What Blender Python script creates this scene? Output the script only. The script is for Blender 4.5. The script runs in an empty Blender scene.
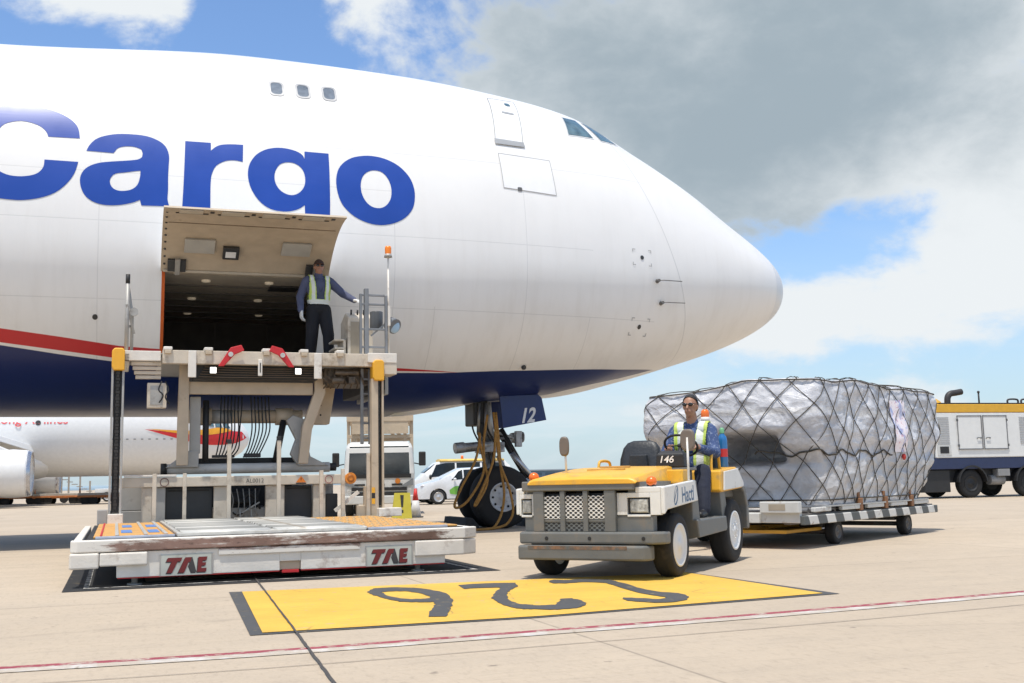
import bpy, bmesh, math, random
import numpy as np
from mathutils import Vector, Matrix, noise, geometry
random.seed(7)
SC = bpy.context.scene
COL = SC.collection
R = math.radians
PI = math.pi

# ------------------------------------------------------------------ materials
def nt(mat):
    return mat.node_tree.nodes, mat.node_tree.links

MATS = {}
def M(name, base, rough=.55, metal=0., var=.10, scale=5., dirt=None, damt=.0, dscale=3., bump=0., bscale=40., spec=.5, coat=0., emit=None, trans=0., chips=None):
    if name in MATS: return MATS[name]
    m = bpy.data.materials.new(name); m.use_nodes = True
    n, l = nt(m)
    p = n['Principled BSDF']
    tc = n.new('ShaderNodeTexCoord')
    nz = n.new('ShaderNodeTexNoise'); nz.inputs['Scale'].default_value = scale; nz.inputs['Detail'].default_value = 5
    l.new(tc.outputs['Object'], nz.inputs['Vector'])
    mx = n.new('ShaderNodeMix'); mx.data_type = 'RGBA'
    mr = n.new('ShaderNodeMapRange'); mr.inputs[1].default_value = .3; mr.inputs[2].default_value = .7
    l.new(nz.outputs['Fac'], mr.inputs[0]); l.new(mr.outputs[0], mx.inputs[0])
    mx.inputs[6].default_value = (*[c * (1 - var) for c in base], 1)
    mx.inputs[7].default_value = (*[min(1, c * (1 + var * .6)) for c in base], 1)
    out = mx.outputs[2]
    if dirt:
        n2 = n.new('ShaderNodeTexNoise'); n2.inputs['Scale'].default_value = dscale; n2.inputs['Detail'].default_value = 9; n2.inputs['Roughness'].default_value = .68
        l.new(tc.outputs['Object'], n2.inputs['Vector'])
        r2 = n.new('ShaderNodeMapRange'); r2.inputs[1].default_value = .72 - damt * .45; r2.inputs[2].default_value = .86 - damt * .3
        l.new(n2.outputs['Fac'], r2.inputs[0])
        m2 = n.new('ShaderNodeMix'); m2.data_type = 'RGBA'
        l.new(r2.outputs[0], m2.inputs[0]); l.new(out, m2.inputs[6]); m2.inputs[7].default_value = (*dirt, 1)
        out = m2.outputs[2]
    if chips:
        n3 = n.new('ShaderNodeTexNoise'); n3.inputs['Scale'].default_value = chips[2]; n3.inputs['Detail'].default_value = 6; n3.inputs['Roughness'].default_value = .6
        l.new(tc.outputs['Object'], n3.inputs['Vector'])
        r3 = n.new('ShaderNodeMapRange'); r3.inputs[1].default_value = chips[1]; r3.inputs[2].default_value = chips[1] + .03
        l.new(n3.outputs['Fac'], r3.inputs[0])
        m3 = n.new('ShaderNodeMix'); m3.data_type = 'RGBA'; l.new(r3.outputs[0], m3.inputs[0]); l.new(out, m3.inputs[6]); m3.inputs[7].default_value = (*chips[0], 1); out = m3.outputs[2]
    l.new(out, p.inputs['Base Color'])
    rr = n.new('ShaderNodeMapRange'); rr.inputs[3].default_value = max(.03, rough - .08); rr.inputs[4].default_value = min(1, rough + .1)
    l.new(nz.outputs['Fac'], rr.inputs[0]); l.new(rr.outputs[0], p.inputs['Roughness'])
    p.inputs['Metallic'].default_value = metal
    p.inputs['Specular IOR Level'].default_value = spec
    p.inputs['Coat Weight'].default_value = coat
    p.inputs['Transmission Weight'].default_value = trans
    if emit:
        p.inputs['Emission Color'].default_value = (*emit[:3], 1); p.inputs['Emission Strength'].default_value = emit[3]
    if bump:
        nb = n.new('ShaderNodeTexNoise'); nb.inputs['Scale'].default_value = bscale; nb.inputs['Detail'].default_value = 6
        l.new(tc.outputs['Object'], nb.inputs['Vector'])
        b = n.new('ShaderNodeBump'); b.inputs['Strength'].default_value = bump; b.inputs['Distance'].default_value = .02
        l.new(nb.outputs['Fac'], b.inputs['Height']); l.new(b.outputs[0], p.inputs['Normal'])
    MATS[name] = m
    return m

class NB:
    """small node builder"""
    def __init__(s, tree): s.t = tree; s.n = tree.nodes; s.l = tree.links
    def math(s, op, a, b=None, c=None, clamp=False):
        nd = s.n.new('ShaderNodeMath'); nd.operation = op; nd.use_clamp = clamp
        for i, v in enumerate((a, b, c)):
            if v is None: continue
            if isinstance(v, (int, float)): nd.inputs[i].default_value = v
            else: s.l.new(v, nd.inputs[i])
        return nd.outputs[0]
    def mix(s, f, a, b):
        nd = s.n.new('ShaderNodeMix'); nd.data_type = 'RGBA'
        for i, v in ((0, f), (6, a), (7, b)):
            if isinstance(v, (int, float)): nd.inputs[i].default_value = v
            elif isinstance(v, tuple): nd.inputs[i].default_value = (*v, 1) if len(v) == 3 else v
            else: s.l.new(v, nd.inputs[i])
        return nd.outputs[2]
    def rng(s, v, a, b, c=0., d=1., smooth=False):
        nd = s.n.new('ShaderNodeMapRange')
        if smooth: nd.interpolation_type = 'SMOOTHSTEP'
        s.l.new(v, nd.inputs[0])
        for i, q in enumerate((a, b, c, d)): nd.inputs[i + 1].default_value = q
        return nd.outputs[0]
    def noise(s, vec, scale, detail=5, rough=.55, dist=0.):
        nd = s.n.new('ShaderNodeTexNoise'); s.l.new(vec, nd.inputs['Vector'])
        nd.inputs['Scale'].default_value = scale; nd.inputs['Detail'].default_value = detail; nd.inputs['Roughness'].default_value = rough; nd.inputs['Distortion'].default_value = dist
        return nd.outputs['Fac']
    def curve(s, v, pts, x0, x1, y0, y1):
        """piecewise linear y(x) of value v"""
        nd = s.n.new('ShaderNodeFloatCurve')
        s.l.new(s.rng(v, x0, x1), nd.inputs['Value'])
        c = nd.mapping.curves[0]
        q = [((x - x0) / (x1 - x0), (y - y0) / (y1 - y0)) for x, y in pts]
        c.points[0].location = q[0]; c.points[-1].location = q[-1]
        for a in q[1:-1]: c.points.new(*a)
        for a in c.points: a.handle_type = 'VECTOR'
        nd.mapping.update()
        return s.rng(nd.outputs[0], 0, 1, y0, y1)
    def xyz(s, vec):
        nd = s.n.new('ShaderNodeSeparateXYZ'); s.l.new(vec, nd.inputs[0]); return nd.outputs
    def comb(s, x, y, z):
        nd = s.n.new('ShaderNodeCombineXYZ')
        for i, v in enumerate((x, y, z)):
            if isinstance(v, (int, float)): nd.inputs[i].default_value = v
            else: s.l.new(v, nd.inputs[i])
        return nd.outputs[0]

def new_mat(name):
    m = bpy.data.materials.new(name); m.use_nodes = True; MATS[name] = m
    b = NB(m.node_tree); tc = b.n.new('ShaderNodeTexCoord')
    return m, b, b.n['Principled BSDF'], tc.outputs['Object']

# ------------------------------------------------------------------ mesh builder
class MB:
    def __init__(s): s.v = []; s.f = []; s.mi = []; s.sm = []
    def add(s, vs, fs, mi=0, sm=False, T=None):
        o = len(s.v)
        s.v += [tuple(T @ Vector(v)) if T else tuple(v) for v in vs]
        for f in fs: s.f.append(tuple(i + o for i in f)); s.mi.append(mi); s.sm.append(sm)
        return s
    def box(s, x0, x1, y0, y1, z0, z1, mi=0, T=None):
        vs = [(x, y, z) for z in (z0, z1) for y in (y0, y1) for x in (x0, x1)]
        return s.add(vs, [(0, 2, 3, 1), (4, 5, 7, 6), (0, 1, 5, 4), (2, 6, 7, 3), (0, 4, 6, 2), (1, 3, 7, 5)], mi, False, T)
    def cbox(s, c, d, mi=0, T=None):
        return s.box(c[0] - d[0] / 2, c[0] + d[0] / 2, c[1] - d[1] / 2, c[1] + d[1] / 2, c[2] - d[2] / 2, c[2] + d[2] / 2, mi, T)
    def bar(s, p, q, w, h, mi=0):
        p, q = Vector(p), Vector(q); d = (q - p).normalized()
        u = Vector((0, 0, 1)) if abs(d.z) < .9 else Vector((0, 1, 0))
        a = d.cross(u).normalized(); b = a.cross(d)
        vs = [e + a * (i * w / 2) + b * (j * h / 2) for e in (p, q) for i, j in ((-1, -1), (1, -1), (1, 1), (-1, 1))]
        return s.add(vs, [(0, 1, 2, 3), (7, 6, 5, 4), (0, 4, 5, 1), (1, 5, 6, 2), (2, 6, 7, 3), (3, 7, 4, 0)], mi)
    def cyl(s, p, q, r0, r1=None, n=16, mi=0, caps=True, sm=True):
        r1 = r0 if r1 is None else r1
        p, q = Vector(p), Vector(q); d = (q - p).normalized()
        u = Vector((0, 0, 1)) if abs(d.z) < .9 else Vector((0, 1, 0))
        a = d.cross(u).normalized(); b = a.cross(d)
        vs = [e + (a * math.cos(2 * PI * i / n) + b * math.sin(2 * PI * i / n)) * r for e, r in ((p, r0), (q, r1)) for i in range(n)]
        o = len(s.v)
        s.add(vs, [(i, n + i, n + (i + 1) % n, (i + 1) % n) for i in range(n)], mi, sm)
        if caps:
            s.f += [tuple(o + i for i in range(n)), tuple(o + n + i for i in reversed(range(n)))]; s.mi += [mi, mi]; s.sm += [False, False]
        return s
    def tube(s, pts, r, n=8, mi=0, closed=False, caps=True):
        pts = [Vector(p) for p in pts]; m = len(pts); o = len(s.v)
        prev = None
        for i, p in enumerate(pts):
            if closed: d = pts[(i + 1) % m] - pts[i - 1]
            else: d = pts[min(i + 1, m - 1)] - pts[max(i - 1, 0)]
            d.normalize()
            if prev is None:
                u = Vector((0, 0, 1)) if abs(d.z) < .9 else Vector((1, 0, 0)); a = d.cross(u).normalized()
            else:
                a = (prev - d * prev.dot(d)).normalized()
            prev = a; b = d.cross(a)
            rr = r(i / (m - 1)) if callable(r) else r
            s.v += [tuple(p + (a * math.cos(2 * PI * k / n) + b * math.sin(2 * PI * k / n)) * rr) for k in range(n)]
        for i in range(m if closed else m - 1):
            j = (i + 1) % m
            for k in range(n):
                s.f.append((o + i * n + k, o + i * n + (k + 1) % n, o + j * n + (k + 1) % n, o + j * n + k)); s.mi.append(mi); s.sm.append(True)
        if caps and not closed:
            s.f += [tuple(o + k for k in reversed(range(n))), tuple(o + (m - 1) * n + k for k in range(n))]; s.mi += [mi, mi]; s.sm += [False, False]
        return s
    def prism(s, poly, axis, a, b, mi=0, T=None):
        """poly in the two other axes (in xyz order), extruded along axis from a to b"""
        n = len(poly)
        def P(u, v, t): return {'x': (t, u, v), 'y': (u, t, v), 'z': (u, v, t)}[axis]
        vs = [P(u, v, a) for u, v in poly] + [P(u, v, b) for u, v in poly]
        ar = sum(poly[i][0] * poly[(i + 1) % n][1] - poly[(i + 1) % n][0] * poly[i][1] for i in range(n))
        fl = (ar > 0) != (axis == 'y') 
        if b < a: fl = not fl
        c0, c1 = tuple(range(n)), tuple(range(n, 2 * n))
        fs = [c0[::-1], c1] if fl else [c0, c1[::-1]]
        for i in range(n):
            j = (i + 1) % n
            fs.append((i, j, n + j, n + i) if fl else (j, i, n + i, n + j))
        return s.add(vs, fs, mi, False, T)
    def ball(s, c, r, n=12, m=8, mi=0, T=None):
        rx, ry, rz = (r, r, r) if isinstance(r, (int, float)) else r
        vs = [(c[0], c[1], c[2] - rz)]
        for j in range(1, m):
            t = -PI / 2 + PI * j / m
            vs += [(c[0] + rx * math.cos(t) * math.cos(2 * PI * i / n), c[1] + ry * math.cos(t) * math.sin(2 * PI * i / n), c[2] + rz * math.sin(t)) for i in range(n)]
        vs.append((c[0], c[1], c[2] + rz))
        fs = [(0, 1 + (i + 1) % n, 1 + i) for i in range(n)]
        for j in range(m - 2):
            for i in range(n):
                a = 1 + j * n + i; b = 1 + j * n + (i + 1) % n
                fs.append((a, b, b + n, a + n))
        e = len(vs) - 1
        fs += [(e, e - n + i, e - n + (i + 1) % n) for i in range(n)]
        return s.add(vs, fs, mi, True, T)
    def lathe(s, prof, c, axis='y', n=32, mi=0):
        """prof: list of (r, t) along axis; closed ends collapse when r = 0"""
        o = len(s.v); m = len(prof)
        for r, t in prof:
            for i in range(n):
                a = 2 * PI * i / n; u, w = r * math.cos(a), r * math.sin(a)
                p = {'y': (u, t, w), 'x': (t, u, w), 'z': (u, w, t)}[axis]
                s.v.append((c[0] + p[0], c[1] + p[1], c[2] + p[2]))
        for j in range(m - 1):
            for i in range(n):
                q = (o + j * n + i, o + j * n + (i + 1) % n, o + (j + 1) * n + (i + 1) % n, o + (j + 1) * n + i)
                s.f.append(q); s.mi.append(mi); s.sm.append(True)
        return s
    def loft(s, rings, mi=0, caps=True, sm=True):
        n = len(rings[0]); o = len(s.v)
        for r in rings: s.v += [tuple(p) for p in r]
        for j in range(len(rings) - 1):
            for i in range(n):
                s.f.append((o + j * n + i, o + j * n + (i + 1) % n, o + (j + 1) * n + (i + 1) % n, o + (j + 1) * n + i)); s.mi.append(mi); s.sm.append(sm)
        if caps:
            e = o + (len(rings) - 1) * n
            s.f += [tuple(o + i for i in reversed(range(n))), tuple(e + i for i in range(n))]; s.mi += [mi, mi]; s.sm += [False, False]
        return s
    def build(s, name, mats, parent=None, bevel=0., label=None, recalc=True, auto=True):
        me = bpy.data.meshes.new(name); me.from_pydata(s.v, [], s.f); me.update()
        for m in (mats if isinstance(mats, (list, tuple)) else [mats]): me.materials.append(m)
        me.polygons.foreach_set('material_index', s.mi); me.polygons.foreach_set('use_smooth', s.sm)
        if recalc:
            b = bmesh.new(); b.from_mesh(me); bmesh.ops.recalc_face_normals(b, faces=b.faces); b.to_mesh(me); b.free()
        o = bpy.data.objects.new(name, me); COL.objects.link(o); o.parent = parent
        if bevel:
            bv = o.modifiers.new('bevel', 'BEVEL'); bv.width = bevel; bv.segments = 2; bv.limit_method = 'ANGLE'; bv.angle_limit = R(40)
            bv.harden_normals = False
        if label: o['label'] = label
        return o

def thing(name, label, cat, loc=(0, 0, 0), rz=0., group=None):
    o = bpy.data.objects.new(name, None); COL.objects.link(o)
    o.empty_display_size = .3
    o.location = loc; o.rotation_euler = (0, 0, rz); o['label'] = label; o['category'] = cat
    if group: o['group'] = group
    return o
def tag(o, label, cat, group=None):
    o['label'] = label; o['category'] = cat
    if group: o['group'] = group
    return o
def place(o, loc, rz=0.): o.location = loc; o.rotation_euler = (0, 0, rz); return o
def copy_tree(o, parent=None):
    c = o.copy(); COL.objects.link(c); c.parent = parent
    for ch in list(o.children): copy_tree(ch, c)
    return c
def clone(part, loc, parent=None):
    c = part.copy(); COL.objects.link(c); c.parent = parent or part.parent; c.location = loc
    return c
def catmull(p, k=4, closed=False):
    p = [Vector(q) for q in p]; n = len(p); out = []
    for i in range(n if closed else n - 1):
        if closed: a, b, c, d = p[i - 1], p[i], p[(i + 1) % n], p[(i + 2) % n]
        else: a, b, c, d = p[max(i - 1, 0)], p[i], p[i + 1], p[min(i + 2, n - 1)]
        for j in range(k):
            t = j / k
            out.append(.5 * ((2 * b) + (c - a) * t + (2 * a - 5 * b + 4 * c - d) * t * t + (3 * b - a - 3 * c + d) * t ** 3))
    if not closed: out.append(p[-1])
    return out
def smooth_outline(p, k=4, ang=48):
    """Catmull-Rom through 2-D points, corners sharper than ang kept"""
    n = len(p); P = [Vector(q) for q in p]; out = []
    def corner(i):
        a = P[i] - P[i - 1]; b = P[(i + 1) % n] - P[i]
        return a.length > 1e-6 and b.length > 1e-6 and a.angle(b) > R(ang)
    cs = [corner(i) for i in range(n)]
    for i in range(n):
        b, c = P[i], P[(i + 1) % n]
        a = 2 * b - c if cs[i] else P[i - 1]
        d = 2 * c - b if cs[(i + 1) % n] else P[(i + 2) % n]
        if cs[i] and cs[(i + 1) % n]: out.append(b); continue
        for j in range(k):
            t = j / k
            out.append(.5 * ((2 * b) + (c - a) * t + (2 * a - 5 * b + 4 * c - d) * t * t + (3 * b - a - 3 * c + d) * t ** 3))
    return [tuple(v) for v in out]
def flat_poly(loops, fn, name, mat, parent=None, cuts=None):
    """2-D outline with holes -> mesh, fn maps (u, v) to 3-D; cuts = ((axis, step), ...)"""
    tri = geometry.tessellate_polygon([[Vector((u, v, 0)) for u, v in lp] for lp in loops])
    vs = [q for lp in loops for q in lp]
    b = bmesh.new(); bv = [b.verts.new((u, v, 0)) for u, v in vs]
    for t in tri:
        try: b.faces.new([bv[i] for i in t])
        except ValueError: pass
    for ax, st in (cuts or ()):
        lo, hi = min(q[ax] for q in vs), max(q[ax] for q in vs)
        k = math.ceil(lo / st)
        while k * st < hi:
            co = [0, 0, 0]; no = [0, 0, 0]; co[ax] = k * st; no[ax] = 1
            bmesh.ops.bisect_plane(b, geom=b.verts[:] + b.edges[:] + b.faces[:], plane_co=co, plane_no=no); k += 1
    for v in b.verts: v.co = fn(v.co.x, v.co.y)
    me = bpy.data.meshes.new(name); b.to_mesh(me); b.free(); me.materials.append(mat)
    o = bpy.data.objects.new(name, me); COL.objects.link(o); o.parent = parent
    return o
def text_part(s, name, mat, parent, origin, ux, uy, size, bold=0., shear=0., sx=1., align='LEFT', ext=0.):
    """text as mesh lying in the plane origin + ux*u + uy*v"""
    cu = bpy.data.curves.new(name, 'FONT'); cu.body = s; cu.size = size; cu.offset = bold; cu.shear = shear; cu.align_x = align; cu.extrude = ext
    t = bpy.data.objects.new(name, cu); COL.objects.link(t)
    dg = bpy.context.evaluated_depsgraph_get(); me = bpy.data.meshes.new_from_object(t.evaluated_get(dg))
    bpy.data.objects.remove(t); bpy.data.curves.remove(cu)
    ux, uy, og = Vector(ux), Vector(uy), Vector(origin); w = ux.cross(uy)
    for v in me.vertices: v.co = og + ux * (v.co.x * sx) + uy * v.co.y + w * v.co.z
    me.materials.clear(); me.materials.append(mat); me.name = name
    o = bpy.data.objects.new(name, me); COL.objects.link(o); o.parent = parent
    return o
def wheel(parent, c, r, w, tyre_m, rim_m, rim_r=.58, side=1, spokes=0, dish=.3, name='wheel', holes=0):
    """axle along local y; side = +1 when the outer face looks to +y"""
    y = w / 2
    tp = [(r * rim_r, -y * .9), (r * .8, -y), (r * .93, -y * .92), (r * .985, -y * .7), (r, -y * .35), (r, y * .35), (r * .985, y * .7), (r * .93, y * .92), (r * .8, y), (r * rim_r, y * .9)]
    b = MB().lathe(tp, c, 'y', 40)
    for g in (-.34, 0, .34):      # tread grooves
        b.lathe([(r * 1.003, y * (g - .05)), (r * 1.006, y * g), (r * 1.003, y * (g + .05))], c, 'y', 40)
    t = b.build(name, tyre_m, parent)
    q = r * rim_r; s = side
    rp = [(q * 1.03, s * y * .9), (q * 1.02, s * y * .98), (q * .93, s * y * .98), (q * .86, s * y * (.9 - dish)), (q * .62, s * y * (.92 - dish)), (q * .5, s * y * (1.0 - dish)), (q * .26, s * y * (1.0 - dish)), (q * .24, s * y * (1.06 - dish)), (0, s * y * (1.07 - dish))]
    m = MB().lathe(rp, c, 'y', 36).lathe([(q * 1.03, -s * y * .88), (0, -s * y * .8)], c, 'y', 24)
    for k in range(spokes):
        a = 2 * PI * k / spokes
        m.ball((c[0] + q * .42 * math.cos(a), c[1] + s * y * (1.04 - dish), c[2] + q * .42 * math.sin(a)), q * .045, 6, 4)
    ro = m.build('rim', rim_m, t)
    if holes:
        for k in range(holes):
            hb = MB()
            a = 2 * PI * (k + .5) / holes
            p = (c[0] + q * .74 * math.cos(a), c[1] + s * y * (.93 - dish), c[2] + q * .74 * math.sin(a))
            hb.cyl(p, (p[0], p[1] + s * .006, p[2]), q * .085, n=10)
            hb.build('rim_hole', M('rubber_dark', (.012, .012, .012), .9), t)
    return t

# ================================================================== camera, sun, sky
cam = bpy.data.cameras.new('camera'); co = bpy.data.objects.new('camera', cam); COL.objects.link(co)
cam.sensor_width = 36; cam.lens = 36 * 1090 / 1024; cam.clip_start = .1; cam.clip_end = 12000
th = math.atan((481 - 341.5) / 1090); ro = R(1.2)
fw = Vector((0, math.cos(th), math.sin(th))); u0 = Vector((0, -math.sin(th), math.cos(th))); r0 = Vector((1, 0, 0))
rt = r0 * math.cos(ro) - u0 * math.sin(ro); up = u0 * math.cos(ro) + r0 * math.sin(ro)
co.matrix_world = Matrix(((rt.x, up.x, -fw.x, 0), (rt.y, up.y, -fw.y, 0), (rt.z, up.z, -fw.z, .93), (0, 0, 0, 1)))
SC.camera = co
SC.view_settings.view_transform = 'Standard'; SC.view_settings.look = 'None'; SC.view_settings.exposure = 0; SC.view_settings.gamma = 1

SUN_AZ = Vector((-.30, -1, 0)).normalized(); SUN_EL = R(74)
to_sun = SUN_AZ * math.cos(SUN_EL) + Vector((0, 0, math.sin(SUN_EL)))
sl = bpy.data.lights.new('sun', 'SUN'); sl.energy = 4.2; sl.angle = R(.55); sl.color = (1, .95, .87)
so = bpy.data.objects.new('sun', sl); COL.objects.link(so); so.rotation_euler = to_sun.to_track_quat('Z', 'Y').to_euler(); so.location = (0, 0, 60)

W = bpy.data.worlds.new('World'); SC.world = W; W.use_nodes = True
b = NB(W.node_tree); bg = b.n['Background']; bg.inputs['Strength'].default_value = .1
sky = b.n.new('ShaderNodeTexSky'); sky.sky_type = 'NISHITA'; sky.sun_disc = False
sky.sun_elevation = SUN_EL; sky.sun_rotation = math.atan2(to_sun.x, to_sun.y); sky.air_density = 1.0; sky.dust_density = .6; sky.ozone_density = 2.0
tc = b.n.new('ShaderNodeTexCoord'); dv = tc.outputs['Generated']
X, Y, Z = b.xyz(dv)
az = b.math('MULTIPLY', b.math('ARCTAN2', X, Y), 57.2958); el = b.math('MULTIPLY', b.math('ARCSINE', Z), 57.2958)
uv = b.comb(az, b.math('MULTIPLY', el, 1.5), 0.)
n1 = b.noise(uv, .085, 9, .56, .4); n2 = b.noise(uv, .3, 8, .6, .2); nw = b.noise(b.comb(b.math('MULTIPLY', az, .35), b.math('MULTIPLY', el, 1.6), 3.), .16, 7, .6, .6)
def blob(a, e, sa, se, amp):
    q = b.math('ADD', b.math('POWER', b.math('ABSOLUTE', b.math('DIVIDE', b.math('SUBTRACT', az, a), sa)), 2.), b.math('POWER', b.math('ABSOLUTE', b.math('DIVIDE', b.math('SUBTRACT', el, e), se)), 2.))
    return b.math('MULTIPLY', b.math('EXPONENT', b.math('MULTIPLY', q, -1.)), amp)
def total(*bl):
    o = bl[0]
    for q in bl[1:]: o = b.math('ADD', o, q)
    return o
DEN = total(blob(9, 20, 13, 7, 1.05), blob(22, 22, 9, 8, .8), blob(-7.5, 25, 4, 3, .35), blob(13, 14, 6, 4, .5), blob(-20, 25, 6.5, 2.9, .95), blob(24, 11, 5, 3.2, .60), blob(19, 7.6, 9, 2.1, .66), blob(12.5, 8.3, 5, 1.8, .50), blob(8, 3.4, 13, 1.2, .36), blob(22, 3, 8, 1.8, .46), blob(-14, 22.5, 3.8, 3.5, -.55), blob(18.5, 12.3, 4.5, 1.7, -.55), blob(12, 5, 5, 1.2, -.15),
           blob(60, 25, 22, 14, .5), blob(-60, 30, 20, 12, .3), blob(150, 30, 60, 40, .42), blob(-130, 30, 60, 40, .42), b.math('MULTIPLY', b.rng(el, 34, 60, smooth=True), .38))  # out-of-view clouds, behind and overhead ones added to whiten the fill light
dens = b.math('ADD', DEN, b.math('ADD', b.math('MULTIPLY', b.math('SUBTRACT', n1, .5), 1.7), b.math('MULTIPLY', b.math('SUBTRACT', n2, .5), .8)))
mask = b.rng(dens, .26, .62, smooth=True)
DRK = total(blob(8, 21, 18, 8, .72), blob(9, 15.5, 8, 4.2, .40), blob(17, 18.5, 9, 3.6, .30), blob(24, 24, 8, 6, .25), blob(13, 12.5, 5, 2.6, .45), blob(3, 24, 9, 4, .18), blob(20, 24, 9, 4, .22), blob(27, 17, 8, 3, .25), blob(-6, 26, 3, 5, -.4), blob(60, 25, 16, 9, .4))
drk = b.math('ADD', DRK, b.math('ADD', b.math('MULTIPLY', b.math('SUBTRACT', n1, .5), .9), b.math('MULTIPLY', b.math('SUBTRACT', n2, .5), .55)))
cloud = b.mix(b.rng(drk, .12, 1.1, smooth=True), (8.5, 8.9, 9.15), (3.7, 4.5, 5.1))
wisp = b.math('MULTIPLY', b.rng(nw, .44, .66, smooth=True), b.rng(el, 1, 13, 1., 0.))
haze = b.math('MULTIPLY', b.rng(el, -2, 14, .95, .0), b.rng(Y, -.3, .6, .35, 1.))
skyc = b.mix(1., (0, 0, 0), sky.outputs[0]) if False else sky.outputs[0]
gain = b.n.new('ShaderNodeMix'); gain.data_type = 'RGBA'; gain.blend_type = 'MULTIPLY'; gain.inputs[0].default_value = 1
b.l.new(skyc, gain.inputs[6]); gain.inputs[7].default_value = (1.55, 1.76, 1.98, 1)
base = b.mix(haze, gain.outputs[2], (5.2, 6.5, 7.4))
base = b.mix(b.math('MULTIPLY', wisp, .75), base, (7.7, 8.5, 8.9))
b.l.new(b.mix(mask, base, cloud), bg.inputs['Color'])

# ================================================================== ground and painted markings
def structure(o): o['kind'] = 'structure'; return o
m, b, p, ob = new_mat('concrete')
x, y, z = b.xyz(ob)
a0 = R(-70.5)
u = b.math('ADD', b.math('MULTIPLY', x, math.cos(R(19))), b.math('MULTIPLY', y, math.sin(R(19))))
v = b.math('ADD', b.math('MULTIPLY', x, -math.sin(R(19))), b.math('MULTIPLY', y, math.cos(R(19))))
nbig = b.noise(ob, .22, 6, .6); nmid = b.noise(ob, 1.6, 7, .65); nfin = b.noise(ob, 38., 6, .7)
streak = b.noise(b.comb(b.math('MULTIPLY', u, .25), b.math('MULTIPLY', v, 3.2), 0.), 1.1, 6, .62)
c = b.mix(b.rng(nbig, .3, .7), (.405, .340, .268), (.475, .403, .322))
c = b.mix(b.math('MULTIPLY', b.rng(nmid, .42, .75), .45), c, (.33, .285, .24))
c = b.mix(b.math('MULTIPLY', b.rng(streak, .5, .8), .4), c, (.30, .26, .22))
c = b.mix(b.math('MULTIPLY', b.rng(nfin, .35, .75), .45), c, (.53, .465, .385))
gr1 = b.noise(b.comb(b.math('MULTIPLY', u, 14.), b.math('MULTIPLY', v, 5.), 0.), 1.6, 4, .7); gr2 = b.noise(b.comb(b.math('MULTIPLY', u, 2.2), b.math('MULTIPLY', v, 16.), 5.), 1.2, 5, .7)
c = b.mix(b.math('MULTIPLY', b.rng(gr1, .52, .70), .42), c, (.29, .245, .20)); c = b.mix(b.math('MULTIPLY', b.rng(gr2, .54, .72), .40), c, (.28, .24, .195))
slab = b.n.new('ShaderNodeTexWhiteNoise'); slab.noise_dimensions = '2D'; b.l.new(b.comb(b.math('FLOOR', b.math('DIVIDE', b.math('ADD', u, 1.2 + 7.5 * 50 + 3.75), 7.5)), b.math('FLOOR', b.math('DIVIDE', b.math('ADD', v, 1.5 + 7.5 * 50 + 3.75), 7.5)), 0.), slab.inputs['Vector'])
c = b.mix(b.math('MULTIPLY', slab.outputs['Value'], .20), c, (.33, .275, .215))
stain = b.noise(ob, .75, 7, .62, .8)
c = b.mix(b.math('MULTIPLY', b.rng(stain, .60, .74), .38), c, (.24, .205, .17))
rub = b.math('ABSOLUTE', b.math('SUBTRACT', b.noise(b.comb(b.math('MULTIPLY', u, .5), b.math('MULTIPLY', v, .9), 8.), .16, 2, .4, .3), .52))
c = b.mix(b.math('MULTIPLY', b.math('MULTIPLY', b.rng(rub, .0, .006, 1, 0), b.rng(nmid, .42, .62)), .35), c, (.17, .15, .13))
spots = b.noise(ob, 5.5, 3, .5)
c = b.mix(b.math('MULTIPLY', b.rng(spots, .70, .76), .7), c, (.15, .13, .115))
lu = b.math('ABSOLUTE', b.math('SUBTRACT', b.math('FRACT', b.math('DIVIDE', b.math('ADD', u, 1.2 + 7.5 * 50), 7.5)), .5))
lv = b.math('ABSOLUTE', b.math('SUBTRACT', b.math('FRACT', b.math('DIVIDE', b.math('ADD', v, 1.5 + 7.5 * 50), 7.5)), .5))
jn = b.math('ADD', b.rng(lu, .0, .0022, 1, 0), b.rng(lv, .0, .0022, 1, 0), clamp=True)
c = b.mix(b.math('MULTIPLY', jn, b.rng(nmid, .3, .6, .35, .8)), c, (.16, .14, .12))
tint = b.n.new('ShaderNodeMix'); tint.data_type = 'RGBA'; tint.blend_type = 'MULTIPLY'; tint.inputs[0].default_value = 1; b.l.new(c, tint.inputs[6]); tint.inputs[7].default_value = (1.07, 1.035, .972, 1); c = tint.outputs[2]
b.l.new(c, p.inputs['Base Color']); p.inputs['Roughness'].default_value = .88; p.inputs['Specular IOR Level'].default_value = .25
bp = b.n.new('ShaderNodeBump'); bp.inputs['Strength'].default_value = .25; bp.inputs['Distance'].default_value = .01
b.l.new(b.math('ADD', nfin, b.math('MULTIPLY', streak, .8)), bp.inputs['Height']); b.l.new(bp.outputs[0], p.inputs['Normal'])
structure(MB().add([(-4000, -600, 0), (4000, -600, 0), (4000, 6000, 0), (-4000, 6000, 0)], [(0, 1, 2, 3)]).build('apron_ground', m))

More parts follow.
